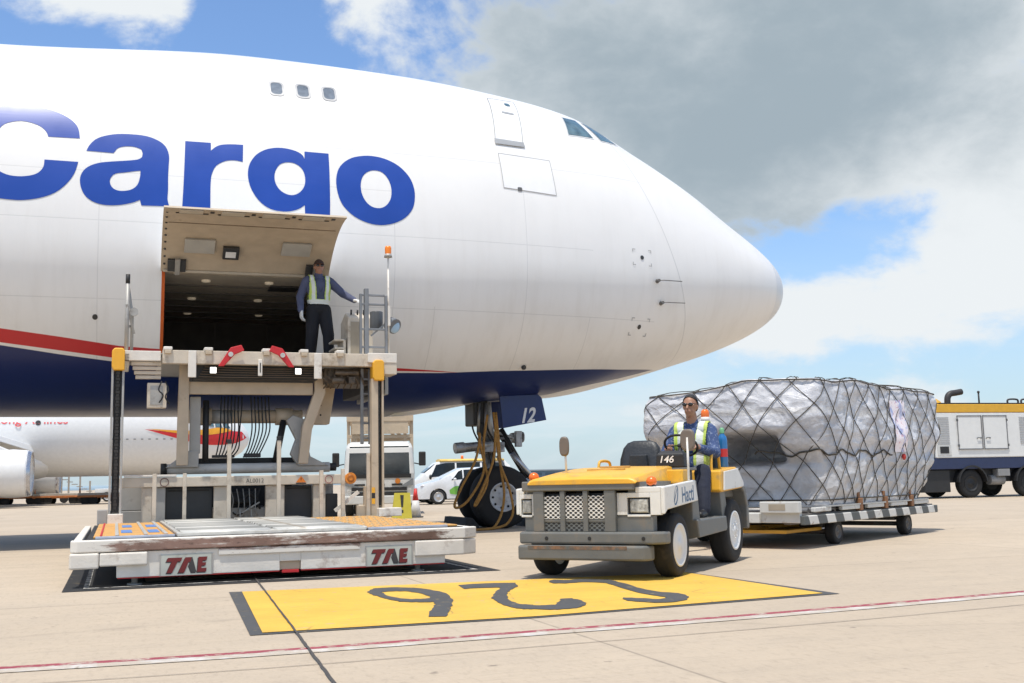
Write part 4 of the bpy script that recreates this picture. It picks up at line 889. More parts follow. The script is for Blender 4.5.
MB().box(1.935, 2.0, 4.66, 4.74, 2.86, 3.86).build('rail_post', RAIL, lo, .008); MB().box(1.865, 1.9, 4.68, 4.73, 2.84, 3.78).build('rail_post', RAIL, lo, .006); MB().box(2.25, 2.285, 4.66, 4.72, 2.86, 3.76).build('rail_post', RAIL, lo, .006)
for zz_ in (3.76, 3.62, 3.24, 2.97): MB().box(1.90, 2.25, 4.68, 4.71, zz_ - .016, zz_ + .016).build('rail_bar', RAIL, lo, .004)
MB().bar((2.05, 4.75, 3.15), (2.26, 4.75, 3.33), .025, .025).build('rail_brace', RAIL, lo)
MB().cyl((2.19, 5.0, 3.28), (2.19, 5.0, 3.56), .10, n=18).build('filter_canister', M('canister_grey', (.10, .105, .11), .4), lo, .01)
ml = MB().cyl((2.36, 4.85, 3.36), (2.42, 4.75, 3.30), .11, .12, 18).build('flood_lamp', M('lamp_body', (.16, .17, .18), .4), lo); MB().ball((2.41, 4.76, 3.31), (.09, .03, .11), 14, 8).build('lamp_glass', M('lamp_glass_blue', (.35, .48, .58), .1, spec=.8), ml)
MB().tube([(2.31, 4.70, 2.80), (2.31, 4.70, 4.38)], .014, 8).box(2.29, 2.33, 4.66, 4.70, 3.3, 3.6).build('beacon_pole', LWHITE, lo)
bc = MB().cyl((2.31, 4.7, 4.36), (2.31, 4.7, 4.41), .065, .05, n=16).build('beacon_base', LGREY, lo); MB().lathe([(.048, 4.41), (.05, 4.50), (.042, 4.53), (0, 4.535)], (2.31, 4.7, 0), 'z', 18).build('beacon_lens', M('beacon_orange', (.85, .22, .01), .25, spec=.6), bc)
ld = MB().box(1.90, 1.945, 4.8, 4.85, 1.52, 2.66).box(2.02, 2.065, 4.8, 4.85, 1.52, 2.66)
for i in range(5): ld.box(1.945, 2.02, 4.815, 4.835, 1.6 + i * .22, 1.63 + i * .22)
ld.build('access_ladder', RAIL, lo, .004)
LB('bridge_beam', BLK, .01, None, (2.1, 2.3, 4.9, 7.2, 2.35, 2.72)); LB('bridge_side', LGREY, .01, None, (2.36, 2.42, 5.2, 7.3, 2.30, 2.72))

# ================================================================== people
def sdf(pr, P):
    k = pr[0]
    if k == 'c':
        a, c, ra, rb = np.array(pr[1]), np.array(pr[2]), pr[3], pr[4]; d = c - a
        t = np.clip(((P - a) @ d) / max(1e-9, d @ d), 0, 1)
        return np.linalg.norm(P - a - t[:, None] * d, axis=1) - (ra + (rb - ra) * t)
    c, r = np.array(pr[1]), np.array(pr[2]); q = P - c
    return (np.linalg.norm(q / r, axis=1) - 1) * r.min()
def make_body(name, prims, mats, parent, voxel=.0075):
    """one closed skin over all limbs; each face takes the material of the limb it grew from"""
    mb = MB()
    for pr in prims:
        if pr[0] == 'c':
            a, c = Vector(pr[1]), Vector(pr[2]); ra, rb = pr[3], pr[4]
            k = max(2, int((c - a).length / min(ra, rb) * 1.2)); d = (c - a)
            mb.cyl(a, c, ra, rb, 14); mb.ball(a, ra, 14, 8); mb.ball(c, rb, 14, 8)
        else: mb.ball(pr[1], tuple(pr[2]), 20, 14)
    t = mb.build('tmp_body', mats[0]); rm = t.modifiers.new('r', 'REMESH'); rm.mode = 'VOXEL'; rm.voxel_size = voxel
    s = t.modifiers.new('s', 'SMOOTH'); s.factor = .5; s.iterations = 5
    dg = bpy.context.evaluated_depsgraph_get(); me = bpy.data.meshes.new_from_object(t.evaluated_get(dg))
    old = t.data; bpy.data.objects.remove(t); bpy.data.meshes.remove(old)
    n = len(me.polygons); C_ = np.empty(n * 3); me.polygons.foreach_get('center', C_); C_ = C_.reshape(-1, 3)
    D = np.stack([sdf(pr, C_) for pr in prims]); w = D.argmin(0)
    me.materials.clear()
    for m in mats: me.materials.append(m)
    me.polygons.foreach_set('material_index', np.array([pr[-1] for pr in prims])[w].astype(np.int32)); me.polygons.foreach_set('use_smooth', np.ones(n, bool))
    me.name = name; o = bpy.data.objects.new(name, me); COL.objects.link(o); o.parent = parent
    return o, C_, w
def hand(prims, wrist, d, up, tag, s=1., curl=.5, left=1):
    """palm, four fingers and a side thumb; d = direction of the fingers, up = back of the hand"""
    wrist, d, up = Vector(wrist), Vector(d).normalized(), Vector(up).normalized(); side = d.cross(up).normalized(); up = side.cross(d).normalized()
    c = wrist + d * .045 * s
    for k in (-1, 0, 1): prims.append(('c', tuple(wrist + d * .012 + side * k * .018 * s), tuple(wrist + d * .085 * s + side * k * .027 * s), .021 * s, .017 * s, tag))
    for k, ln in ((-1.5, .066), (-.5, .078), (.5, .072), (1.5, .056)):
        a = wrist + d * .09 * s + side * k * .0205 * s
        b1 = a + (d * math.cos(curl) - up * math.sin(curl)) * ln * .5 * s; b2 = b1 + (d * math.cos(curl * 2.2) - up * math.sin(curl * 2.2)) * ln * .5 * s
        prims.append(('c', tuple(a), tuple(b1), .0105 * s, .0098 * s, tag)); prims.append(('c', tuple(b1), tuple(b2), .0098 * s, .0085 * s, tag))
    a = wrist + d * .03 * s + side * -.030 * s * left
    b1 = a + (d * .7 - side * .6 * left - up * .35) * .04 * s; b2 = b1 + (d * .9 - side * .15 * left - up * .5) * .033 * s
    prims += [('c', tuple(a), tuple(b1), .016 * s, .0125 * s, tag), ('c', tuple(b1), tuple(b2), .0125 * s, .010 * s, tag)]
def head(prims, c, yaw, tag, tilt=0.):
    """face looks along +x turned by yaw"""
    T = Matrix.Translation(c) @ Matrix.Rotation(yaw, 4, 'Z')
    f = lambda *p: tuple(T @ Vector(p))
    prims += [('e', f(0, 0, .02), (.092, .078, .105), tag), ('e', f(.03, 0, -.05), (.062, .058, .068), tag), ('c', f(.055, 0, -.095), f(.02, 0, -.085), .026, .04, tag),
              ('c', f(.088, 0, .015), f(.112, 0, -.022), .010, .0155, tag), ('c', f(.082, -.02, -.058), f(.082, .02, -.058), .011, .011, tag), ('c', f(.08, -.04, .03), f(.08, .04, .03), .012, .012, tag),
              ('e', f(-.005, .078, -.005), (.022, .012, .032), tag), ('e', f(-.005, -.078, -.005), (.022, .012, .032), tag)]
    return T
SKIN = M('skin_brown', (.36, .185, .115), .5, var=.12, scale=14); SKIN2 = M('skin_tan', (.34, .17, .11), .5, var=.12, scale=14)
HAIR = M('hair_black', (.012, .010, .009), .55, bump=.6, bscale=90); SHADES = M('sunglass_lens', (.012, .010, .010), .12, spec=.7)
m, b, p, ob = new_mat('patterned_blue_shirt')
n1_ = b.noise(ob, 26., 3, .6, 1.2); n2_ = b.noise(ob, 6., 4, .6)
c = b.mix(b.rng(n2_, .3, .7), (.022, .045, .125), (.05, .085, .20)); c = b.mix(b.math('MULTIPLY', b.rng(n1_, .55, .63), .7), c, (.26, .31, .42))
b.l.new(c, p.inputs['Base Color']); p.inputs['Roughness'].default_value = .85
bp = b.n.new('ShaderNodeBump'); bp.inputs['Strength'].default_value = .8; bp.inputs['Distance'].default_value = .03; b.l.new(b.noise(ob, 9., 4, .6, 1.), bp.inputs['Height']); b.l.new(bp.outputs[0], p.inputs['Normal'])
SHIRTP = m
SHIRT = M('work_shirt_blue', (.075, .085, .15), .85, var=.25, scale=7, bump=.8, bscale=11); TROU = M('trousers_black', (.012, .012, .016), .85, var=.3, bump=.8, bscale=10); TROU2 = M('trousers_navy', (.016, .02, .038), .85, var=.3, bump=.8, bscale=10)
GLOVE = M('glove_white', (.70, .68, .64), .8, var=.08, bump=.3, bscale=70); SHOE = M('shoe_black', (.015, .014, .013), .5)
m, b, p, ob = new_mat('reflective_vest')
gx, gy, gz = b.xyz(ob)
at = b.n.new('ShaderNodeAttribute'); at.attribute_name = 'stripe'
c = b.mix(at.outputs['Fac'], (.50, .62, .12), (.68, .70, .64))
b.l.new(c, p.inputs['Base Color']); p.inputs['Roughness'].default_value = .6
bp = b.n.new('ShaderNodeBump'); bp.inputs['Strength'].default_value = .5; bp.inputs['Distance'].default_value = .02; b.l.new(b.noise(ob, 13., 4, .6, .6), bp.inputs['Height']); b.l.new(bp.outputs[0], p.inputs['Normal'])
VEST = m
def vest(body, cen, wh, torso_ids, keep, stripe, parent):
    """waistcoat cut from the torso of the body, 12 mm outside it, with thickness"""
    me = body.data; bm = bmesh.new(); bm.from_mesh(me); bm.faces.ensure_lookup_table(); bm.verts.ensure_lookup_table()
    off = {v.index: v.co + v.normal * .013 for v in bm.verts}
    idx = [i for i in range(len(bm.faces)) if wh[i] in torso_ids and keep(*cen[i])]
    used = {}; vs = []; fs = []
    for i in idx:
        f = []
        for v in bm.faces[i].verts:
            if v.index not in used: used[v.index] = len(vs); vs.append(off[v.index])
            f.append(used[v.index])
        fs.append(f)
    bm.free()
    m2 = bpy.data.meshes.new('vest'); m2.from_pydata(vs, [], fs); m2.materials.append(VEST)
    a = m2.attributes.new('stripe', 'FLOAT', 'POINT'); a.data.foreach_set('value', [1. if stripe(*v) else 0. for v in vs])
    m2.polygons.foreach_set('use_smooth', [True] * len(fs))
    o = bpy.data.objects.new('vest', m2); COL.objects.link(o); o.parent = parent
    s = o.modifiers.new('t', 'SOLIDIFY'); s.thickness = .006; s.offset = 0
    return o
def glasses(T, parent):
    g = MB()
    for s in (-1, 1): g.ball((.088, s * .034, .018), (.012, .029, .021), 14, 8, T=T)
    a = [tuple(T @ Vector(q)) for q in ((.09, -.06, .024), (.10, 0, .022), (.09, .06, .024))]
    g.tube(a, .004, 6)
    for s in (-1, 1): g.tube([tuple(T @ Vector(q)) for q in ((.085, s * .06, .024), (.03, s * .082, .022), (-.01, s * .084, .014))], .003, 6)
    g.build('sunglasses', SHADES, parent)
def hair_cap(T, parent, name, mat, brim=0.):
    h = MB(); n = 28; m_ = 12; vs = []; fs = []
    rr = random.Random(4)
    for j in range(m_ + 1):
        for i in range(n):
            a = 2 * PI * i / n; lim = -.055 if math.cos(a) < .2 else .106 - .045 * (1 - math.cos(a))
            if math.cos(a) < .2 and math.cos(a) > -.35: lim = .012
            if brim: lim = .045
            z = lim + ((.138 if brim else .136) - lim) * math.sin(j / m_ * PI / 2); q = max(0., 1 - ((z - .02) / .118) ** 2) ** .5
            k = 1 + (0 if brim else rr.uniform(-.02, .03))
            vs.append(T @ Vector(((.106 if brim else .097) * q * k * math.cos(a) - .003, .089 * q * k * math.sin(a), z)))
    for j in range(m_):
        for i in range(n): fs.append((j * n + i, j * n + (i + 1) % n, (j + 1) * n + (i + 1) % n, (j + 1) * n + i))
    h.add(vs, fs, 0, True); h.f.append(tuple(m_ * n + i for i in range(n))); h.mi.append(0); h.sm.append(True)
    if brim:
        br = [(.085 * math.cos(t), .085 * math.sin(t)) for t in np.linspace(-1.1, 1.1, 12)]; out = [(.085 * math.cos(t) + brim * math.cos(t * .8), .088 * math.sin(t)) for t in np.linspace(-1.1, 1.1, 12)]
        v = [T @ Vector((x, y, .052 - .0)) for x, y in br] + [T @ Vector((x, y, .040)) for x, y in out]
        h.add(v, [(i, i + 1, 13 + i, 12 + i) for i in range(11)], 0, True)
    return h.build(name, mat, parent)
# ---- ramp worker on the bridge, facing the camera, left hand on the console
wk = thing('person', 'man in cap, blue shirt and reflective vest standing on the raised loader bridge', 'person', (0, 0, 0), 0)
P = [('e', (0, 0, .95), (.14, .185, .15), 1), ('e', (0, 0, 1.10), (.14, .18, .16), 0), ('e', (.005, 0, 1.27), (.145, .205, .20), 0), ('c', (-.01, -.17, 1.41), (-.01, .17, 1.41), .082, .082, 0), ('c', (-.01, 0, 1.45), (.0, 0, 1.51), .085, .07, 0), ('c', (0, 0, 1.46), (.015, 0, 1.57), .062, .060, 2)]
TORSO = {0, 1, 2, 3, 4}
P += [('c', (-.01, .20, 1.40), (.10, .38, 1.20), .078, .066, 0), ('c', (.10, .38, 1.20), (.36, .50, 1.055), .064, .048, 0)]
P += [('c', (-.01, -.20, 1.40), (-.03, -.30, 1.13), .078, .068, 0), ('c', (-.03, -.30, 1.13), (.06, -.31, .90), .066, .050, 0)]
hand(P, (.365, .503, 1.05), (.9, .35, -.15), (.15, 0, 1), 3, 1.1, .5, 1)
hand(P, (.065, -.302, .885), (.15, .0, -1), (.1, -1, 0), 3, 1.15, .45, -1)
for s, fx, fy in ((-1, -.02, .13), (1, .10, .155)):
    P += [('c', (0, s * .09, .92), (.03 + fx * .5, s * (fy - .01), .50), .122, .095, 1), ('c', (.03 + fx * .5, s * (fy - .01), .50), (fx - .03, s * fy, .10), .095, .080, 1), ('c', (fx - .05, s * fy, .05), (fx + .15, s * (fy + .03), .035), .048, .036, 4)]
T = head(P, (.02, 0, 1.635), -.08, 2)
bd, C_, w_ = make_body('body', P, [SHIRT, TROU, SKIN2, GLOVE, SHOE], wk)
vest(bd, C_, w_, TORSO | {6, 8}, lambda x, y, z: 1.0 < z < 1.50 and (abs(y) < .165 or z < 1.085) and not (x > .0 and z > 1.085 and abs(y) < .06 + max(0, z - 1.15) * .10), lambda x, y, z: z < 1.075 or (.085 < abs(y) - max(0, z - 1.2) * .07 < .138), wk)
glasses(T, wk); hair_cap(T, wk, 'cap', M('cap_brown', (.05, .028, .022), .8), .05)
MB().tube(catmull([(.10, -.06, 1.43), (.145, -.03, 1.28), (.15, 0, 1.20), (.145, .03, 1.28), (.10, .06, 1.43)], 4), .006, 6).box(.142, .15, -.03, .03, 1.12, 1.2).build('lanyard', M('lanyard_dark', (.05, .06, .09), .6), wk)
a_ = LPSI; wl = Vector((1.50, 6.15))
wk.location = (L0[0] + wl.x * math.cos(a_) - wl.y * math.sin(a_), L0[1] + wl.x * math.sin(a_) + wl.y * math.cos(a_), BZ + .001); wk.rotation_euler = (0, 0, a_ - PI / 2 + .08); wk.scale = (.985,) * 3

# ================================================================== the tow tractor
TA = math.atan2(-.894, -.447); T0 = (1.751, 12.465, 0)
tr = thing('tow_tractor', 'grey, yellow and white open baggage tractor with grille bars and its driver at the wheel', 'tow tractor', T0, TA)
TG = M('tractor_grey', (.15, .152, .143), .5, var=.12, dirt=(.20, .165, .125), damt=.42, dscale=5, chips=((.07, .045, .03), .705, 26), bump=.12, bscale=14); TW = M('tractor_white', (.74, .73, .69), .42, var=.05, dirt=(.42, .36, .29), damt=.34, dscale=6, chips=((.12, .09, .07), .715, 30), bump=.1, bscale=12)
TY = M('tractor_yellow', (.80, .42, .035), .4, var=.07, dirt=(.46, .29, .10), damt=.42, dscale=6, coat=.1, chips=((.10, .07, .04), .715, 24), bump=.1, bscale=10); VIN = M('seat_vinyl', (.028, .03, .033), .42, var=.2, bump=.2, bscale=30)
TBK = M('tractor_black', (.02, .02, .021), .55, var=.25)
TT_ = M('tractor_tyre', (.024, .023, .022), .85, var=.3, dirt=(.10, .085, .07), damt=.3); TR_ = M('tractor_rim', (.74, .73, .70), .6, var=.05, dirt=(.35, .28, .2), damt=.2, dscale=9)
TAUPE = M('mirror_taupe', (.16, .13, .105), .5); ORL = M('indicator_orange', (.80, .16, .012), .25, spec=.6, var=.05)
def TB(name, mat, bev, *boxes, par=None):
    mb = MB()
    for q in boxes: mb.box(*q)
    return mb.build(name, mat, par or tr, bev)
# front bumper, two tiers, near end rounded back along the side
MB().prism([(2.30, -.71), (2.47, -.71), (2.47, .56), (2.40, .61), (2.30, .61)], 'z', .185, .322).build('lower_bumper', TG, tr, .02)
MB().prism([(2.22, .745), (2.22, .60), (2.25, -.71), (2.43, -.71), (2.43, .64), (2.35, .735)], 'z', .332, .445).build('upper_bumper', TG, tr, .02)
for yy in (-.42, .02, .55): MB().cyl((2.43, yy, .385), (2.434, yy, .385), .018, n=14).build('bumper_hole', TBK, tr)
TB('bumper_scuff', M('scuff_rust', (.24, .13, .07), .7, var=.5, scale=20, dirt=(.10, .11, .105), damt=.7, dscale=12), 0, (2.4705, 2.4725, -.60, .40, .285, .318))
TB('frame_bar', TG, .012, (2.33, 2.42, -.68, .46, .825, .92))
for a, c in ((-.565, -.455), (-.285, -.235), (-.05, .0), (.165, .275)): TB('guard_bar', TG, .008, (2.36, 2.41, a, c, .445, .826))
# perforated grille
m, b, p, ob = new_mat('grille_mesh')
x, y, z = b.xyz(ob)
def lattice(oy, oz, sy=.052, sz=.040):
    fy = b.math('SUBTRACT', b.math('FRACT', b.math('ADD', b.math('DIVIDE', y, sy), 50 + oy)), .5); fz = b.math('SUBTRACT', b.math('FRACT', b.math('ADD', b.math('DIVIDE', z, sz), 50 + oz)), .5)
    return b.math('ADD', b.math('POWER', b.math('MULTIPLY', b.math('ABSOLUTE', fy), sy / .0165), 2.), b.math('POWER', b.math('MULTIPLY', b.math('ABSOLUTE', fz), sz / .0108), 2.))
hol = b.rng(b.math('MINIMUM', lattice(0, 0), lattice(.5, .5)), .8, 1.1, 1, 0)
b.l.new(b.mix(hol, (.74, .72, .67), (.02, .02, .02)), p.inputs['Base Color']); p.inputs['Roughness'].default_value = .5
gr = MB().box(2.378, 2.388, -.46, .17, .565, .78).build('grille', m, tr)
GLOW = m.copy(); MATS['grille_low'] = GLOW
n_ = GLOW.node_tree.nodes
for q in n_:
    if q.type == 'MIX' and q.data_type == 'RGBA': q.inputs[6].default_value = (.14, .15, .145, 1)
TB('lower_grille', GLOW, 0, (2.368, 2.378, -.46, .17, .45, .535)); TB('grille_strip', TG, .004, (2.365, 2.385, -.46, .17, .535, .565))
TB('radiator_core', TBK, .0, (2.20, 2.33, -.66, .60, .445, .80)); TB('grille_panel', TG, .006, (2.24, 2.352, .175, .62, .445, .59)); TB('grille_panel', TG, .006, (2.24, 2.352, -.68, -.46, .445, .59))
# white corners with headlights
def corner(y0, y1, l0, l1):
    c = MB()
    c.box(2.30, 2.36, y0, l0, .595, .80).box(2.30, 2.36, l1, y1, .595, .80).box(2.30, 2.36, l0, l1, .755, .80).box(2.30, 2.36, l0, l1, .58, .60)
    o = c.build('front_corner', TW, tr, .004)
    TB('headlight_recess', TBK, 0, (2.30, 2.315, l0, l1, .60, .755), par=o)
    h = MB(); yc = (l0 + l1) / 2; w = min(.085, (l1 - l0) / 2 - .012)
    h.loft([[(2.316, yc + sy * (w + .005), .68 + sz * .066) for sy, sz in ((-1, -1), (1, -1), (1, 1), (-1, 1))], [(2.35, yc + sy * w, .68 + sz * .06) for sy, sz in ((-1, -1), (1, -1), (1, 1), (-1, 1))], [(2.358, yc + sy * w * .8, .68 + sz * .05) for sy, sz in ((-1, -1), (1, -1), (1, 1), (-1, 1))]], sm=False)
    h.build('headlight', M('headlight_glass', (.50, .50, .46), .12, var=.45, scale=28, spec=.8, dirt=(.16, .15, .13), damt=.4, dscale=24), o, .004)
    return o
corner(.275, .70, .375, .60); corner(-.735, -.575, -.715, -.60)
TB('corner_top', TW, .006, (2.22, 2.36, .46, .70, .80, .852)); TB('corner_top', TW, .006, (2.22, 2.36, -.735, -.68, .80, .852))
# front fenders: white side plate + top
def fender(s):
    e = MB()
    pl = [(2.36, .60), (2.36, .852), (1.41, .905), (1.33, .70), (2.28, .64)]
    e.prism(pl, 'y', *((.700, .742) if s > 0 else (-.772, -.735)))
    return e.build('front_fender', TW, tr, .012)
fender(1); fender(-1)
TB('fender_top', TW, .006, (1.42, 2.30, .50, .70, .80, .853)); TB('fender_top', TW, .006, (1.42, 2.30, -.735, -.53, .80, .853))
TB('fender_fill', TG, .004, (1.44, 2.34, .38, .50, .78, .90)); TB('fender_fill', TG, .004, (1.44, 2.34, -.66, -.52, .78, .88))
TB('wheel_well', TBK, .0, (1.35, 2.28, -.48, .42, .36, .80)); TB('chassis_frame', TG, .01, (-.6, 2.3, -.42, .36, .27, .50))
# hood, rising to the back
hd = MB()
def hring(x, z, hw, yc, dr_): return [(x, yc - hw, z - dr_), (x, yc - hw + .03, z - .012), (x, yc - hw + .07, z), (x, yc, z + .008), (x, yc + hw - .07, z), (x, yc + hw - .03, z - .012), (x, yc + hw, z - dr_)]
rings = [hring(2.43, .925, .55, -.06, .03), hring(2.41, .943, .56, -.06, .035), hring(1.9, 1.0, .555, -.06, .09), hring(1.45, 1.04, .545, -.06, .14), hring(1.22, 1.05, .53, -.06, .15), hring(1.19, 1.035, .52, -.06, .14)]
hd.loft([r + [(r[-1][0], r[-1][1], r[-1][2] - .012), (r[0][0], r[0][1], r[0][2] - .012)] for r in rings])
hood = hd.build('hood', TY, tr, .006)
TB('hood_side', TY, .012, (1.18, 1.42, .44, .62, .87, 1.01))
for xx, hw in ((1.75, .2), (1.5, .16)): TB('hood_vent', M('hood_worn', (.62, .36, .10), .6, var=.3), .002, (xx, xx + .03, -.06 - hw, -.06 + hw, 1.016 + (1.75 - xx) * .11, 1.032 + (1.75 - xx) * .11))
for yy, iz in ((.60, -.06), (-.60, 0)):
    i_ = MB().box(2.27, 2.33, yy - .035, yy + .035, .915 + iz, .935 + iz).build('indicator_base', TBK, tr, .003); MB().ball((2.30, yy, .960 + iz), (.05, .05, .048), 16, 10).build('indicator_lamp', ORL, i_)
# mirrors
def mirror(p0, p1, c, w, h, yaw):
    mp = MB().tube([p0, p1], .012, 8).build('mirror_arm', TW, tr)
    T = Matrix.Translation(c) @ Matrix.Rotation(yaw, 4, 'Z'); e = MB()
    ring = lambda x, k: [tuple(T @ Vector((x, w * k * spow(math.cos(t), .6), h * k * spow(math.sin(t), .7)))) for t in np.linspace(0, 2 * PI, 24, endpoint=False)]
    e.loft([ring(.018, .8), ring(.014, .95), ring(-.0, 1.), ring(-.012, .97)]).build('mirror_head', TAUPE, mp)
mirror((1.55, .72, .90), (1.55, .72, 1.32), (1.535, .72, 1.295), .078, .108, -.15); mirror((1.90, -.43, .985), (1.92, -.43, 1.22), (1.94, -.43, 1.262), .050, .098, .1)
# cab: floor, step, dash
TB('cab_floor', TG, .006, (.25, 1.36, -.70, .72, .47, .51)); 
MB().prism([(1.40, .515), (.36, .515), (.33, .385), (.36, .36), (1.34, .335)], 'y', .52, .745).build('side_step', TG, tr, .015)
MB().prism([(1.40, .515), (.36, .515), (.33, .385), (1.34, .335)], 'y', -.76, -.52).build('side_step', TG, tr, .015)
TB('firewall', TBK, .01, (1.18, 1.34, -.66, .50, .5, .98)); MB().prism([(1.16, .50), (1.40, .50), (1.40, .86), (1.24, .90)], 'y', .46, .70).build('kick_panel', TG, tr, .01)
ds = MB().loft([[(1.17, .25, 1.03), (1.17, .56, 1.03), (1.0, .56, 1.03), (1.0, .25, 1.03)], [(1.17, .26, 1.17), (1.17, .55, 1.17), (1.0, .54, 1.17), (1.0, .27, 1.17)], [(1.12, .29, 1.205), (1.12, .52, 1.205), (1.03, .51, 1.205), (1.03, .30, 1.205)]], sm=False).build('dashboard', TBK, tr, .015)
text_part('146', 'fleet_number', M('number_cream', (.80, .79, .76), .5), ds, (1.174, .285, 1.085), (0, 1, 0), (0, 0, 1), .098, .0012, .22, 1.1)
TB('dash_shelf', TG, .008, (.95, 1.18, -.60, .62, 1.0, 1.03)); TB('dash_support', TBK, .01, (.98, 1.15, .25, .58, .5, 1.0))
cx, cy, cz = .76, .40, 1.265; tl = R(32)
st = [(cx + .175 * math.cos(t) * math.sin(tl) * -1, cy + .175 * math.sin(t), cz + .175 * math.cos(t) * math.cos(tl) * .0 + .175 * math.cos(t) * math.cos(R(58))) for t in np.linspace(0, 2 * PI, 32, endpoint=False)]
st = [(cx - .175 * math.cos(t) * math.cos(R(38)) * -1, cy + .175 * math.sin(t), cz + .175 * math.cos(t) * math.sin(R(38))) for t in np.linspace(0, 2 * PI, 32, endpoint=False)]
sw = MB().tube(st, .013, 8, closed=True).build('steering_wheel', TBK, tr)
sp_ = MB().cyl((cx, cy, cz), (cx + .12, cy, cz - .16), .022, .03, 12).ball((cx, cy, cz), (.045, .045, .025), 12, 8)
for t in (0.3, PI - .3, PI * 1.5): sp_.bar((cx, cy, cz), (cx + .17 * math.cos(t) * math.cos(R(38)), cy + .17 * math.sin(t), cz + .17 * math.cos(t) * math.sin(R(38))), .022, .012)
sp_.build('steering_column', TBK, sw)
# seats
def seat(yc):
    s = MB().loft([[(x, yc + k * .23, z) for x, k, z in ((-.10, -1, zz), (.42, -.92, zz), (.42, .92, zz), (-.10, 1, zz))] for zz in (.76, .80, .86)], sm=False).build('seat', VIN, tr, .03)
    rg = []
    for z_, hw, xx, th in ((.86, .215, .0, .10), (.95, .245, -.03, .11), (1.15, .245, -.07, .10), (1.28, .215, -.10, .085), (1.34, .17, -.115, .06), (1.365, .10, -.12, .03)):
        rg.append([(xx - .02 + th * .55 * (1 - .35 * abs(k) ** 2) if fr_ else xx - th * .5, yc + k * hw, z_) for k, fr_ in ((-1, 0), (-.5, 0), (0, 0), (.5, 0), (1, 0), (1, 1), (.72, 1), (.5, 1), (0, 1), (-.5, 1), (-.72, 1), (-1, 1))])
    sb = MB().loft(rg).build('backrest', VIN, s)
    MB().loft([[(x_, yc + k * hw, z_) for k, z_ in ((-1, .95), (1, .95), (.8, 1.20), (-.8, 1.20))] for x_, hw in ((-.01, .14), (.018, .12))], sm=False).build('back_cushion', VIN, s, .012)
    TB('seat_base', TG, .01, (-.08, .40, yc - .2, yc + .2, .5, .76), par=s)
seat(.33); seat(-.36)
# rear body
TB('rear_body', TG, .02, (-.62, -.02, -.52, .46, .40, .80), (-.62, -.12, -.60, .60, .70, .86)); MB().prism([(.36, .50), (.42, .78), (.24, .80), (.14, .50)], 'y', .44, .70).build('seat_skirt', TG, tr, .01)
def rearf(s):
    yo = .735 * s
    q = [(.50, .775), (.47, 1.00), (-.16, 1.035), (-.40, .86), (-.40, .80), (.43, .765)]
    f = MB().prism(q, 'y', yo - s * .34, yo).build('rear_fender', TY, tr, .02)
    MB().prism([(.42, .785), (.385, .985), (-.165, 1.02), (-.385, .86), (-.375, .815)], 'y', yo + s * .002, yo + s * .016).build('fender_plate', TW, f, .006)
    MB().prism([(-.40, .86), (-.52, .80), (-.62, .60), (-.62, .34), (-.56, .34), (-.54, .60), (-.44, .76), (-.36, .80)], 'y', yo - s * .26, yo).build('rear_guard', TG, tr, .015)
rearf(1); rearf(-1)
def loop(pts, name): MB().tube(catmull(pts, 5), .017, 8).build(name, TY, tr)
loop([(.43, .62, .98), (.42, .62, 1.13), (.36, .62, 1.185), (.22, .62, 1.19), (.14, .62, 1.14), (.11, .62, 1.0)], 'grab_handle'); loop([(.50, -.66, .98), (.47, -.66, 1.10), (.40, -.66, 1.13), (.22, -.66, 1.13), (.14, -.66, 1.10), (.11, -.66, 1.0)], 'grab_handle')
MB().tube([(-.5, .30, .84), (-.5, .30, 1.57)], .016, 8).cyl((-.5, .30, 1.57), (-.5, .30, 1.625), .05, .05, 16).build('beacon_post', TW, tr)
MB().lathe([(.048, 1.625), (.05, 1.66), (.043, 1.70), (.024, 1.715), (0, 1.717)], (-.5, .30, 0), 'z', 18).build('beacon_lens', ORL, tr)
TB('tow_hitch', TBK, .01, (-.78, -.60, -.08, .08, .30, .44))
# wheels
for xx, yy, r_, w_r in ((1.88, .62, .30, .20), (1.88, -.62, .30, .20), (0, .63, .345, .22), (0, -.63, .345, .22)):
    wheel(tr, (xx, yy, r_), r_, w_r, TT_, TR_, .66 if r_ < .32 else .60, 1 if yy > 0 else -1, 8 if r_ > .32 else 0, .12)
for xx in (0, 1.88): MB().cyl((xx, -.56, .32), (xx, .56, .32), .05, n=12).build('axle', TBK, tr)
# lettering and ring mark on the near fender
LOGO = M('logo_blue', (.05, .13, .25), .5)
text_part('Hactl', 'lettering', LOGO, tr, (1.86, .7435, .695), (-1, 0, .05), (.05, 0, 1), .205, .002, 0, .88)
MB_ = []
for t in np.linspace(0, 2 * PI, 28, endpoint=False): MB_.append((t, .058 + .0, .082))
c0 = (2.03, .765)
o1 = [(c0[0] - (.060 * math.cos(t)) - .018 * math.sin(t), c0[1] + .090 * math.sin(t) + .012 * math.cos(t)) for t in np.linspace(0, 2 * PI, 36, endpoint=False)]
o2 = [(c0[0] - (.045 * math.cos(t)) - .018 * math.sin(t) + .006, c0[1] + .078 * math.sin(t) + .012 * math.cos(t) + .004) for t in np.linspace(0, 2 * PI, 36, endpoint=False)]
flat_poly([o1, o2], lambda u, v: (u, .7435, v), 'ring_mark', LOGO, tr)
flat_poly([[(2.105, .70), (2.075, .712), (1.975, .86), (2.03, .80)]], lambda u, v: (u, .7440, v), 'ring_mark', LOGO, tr)
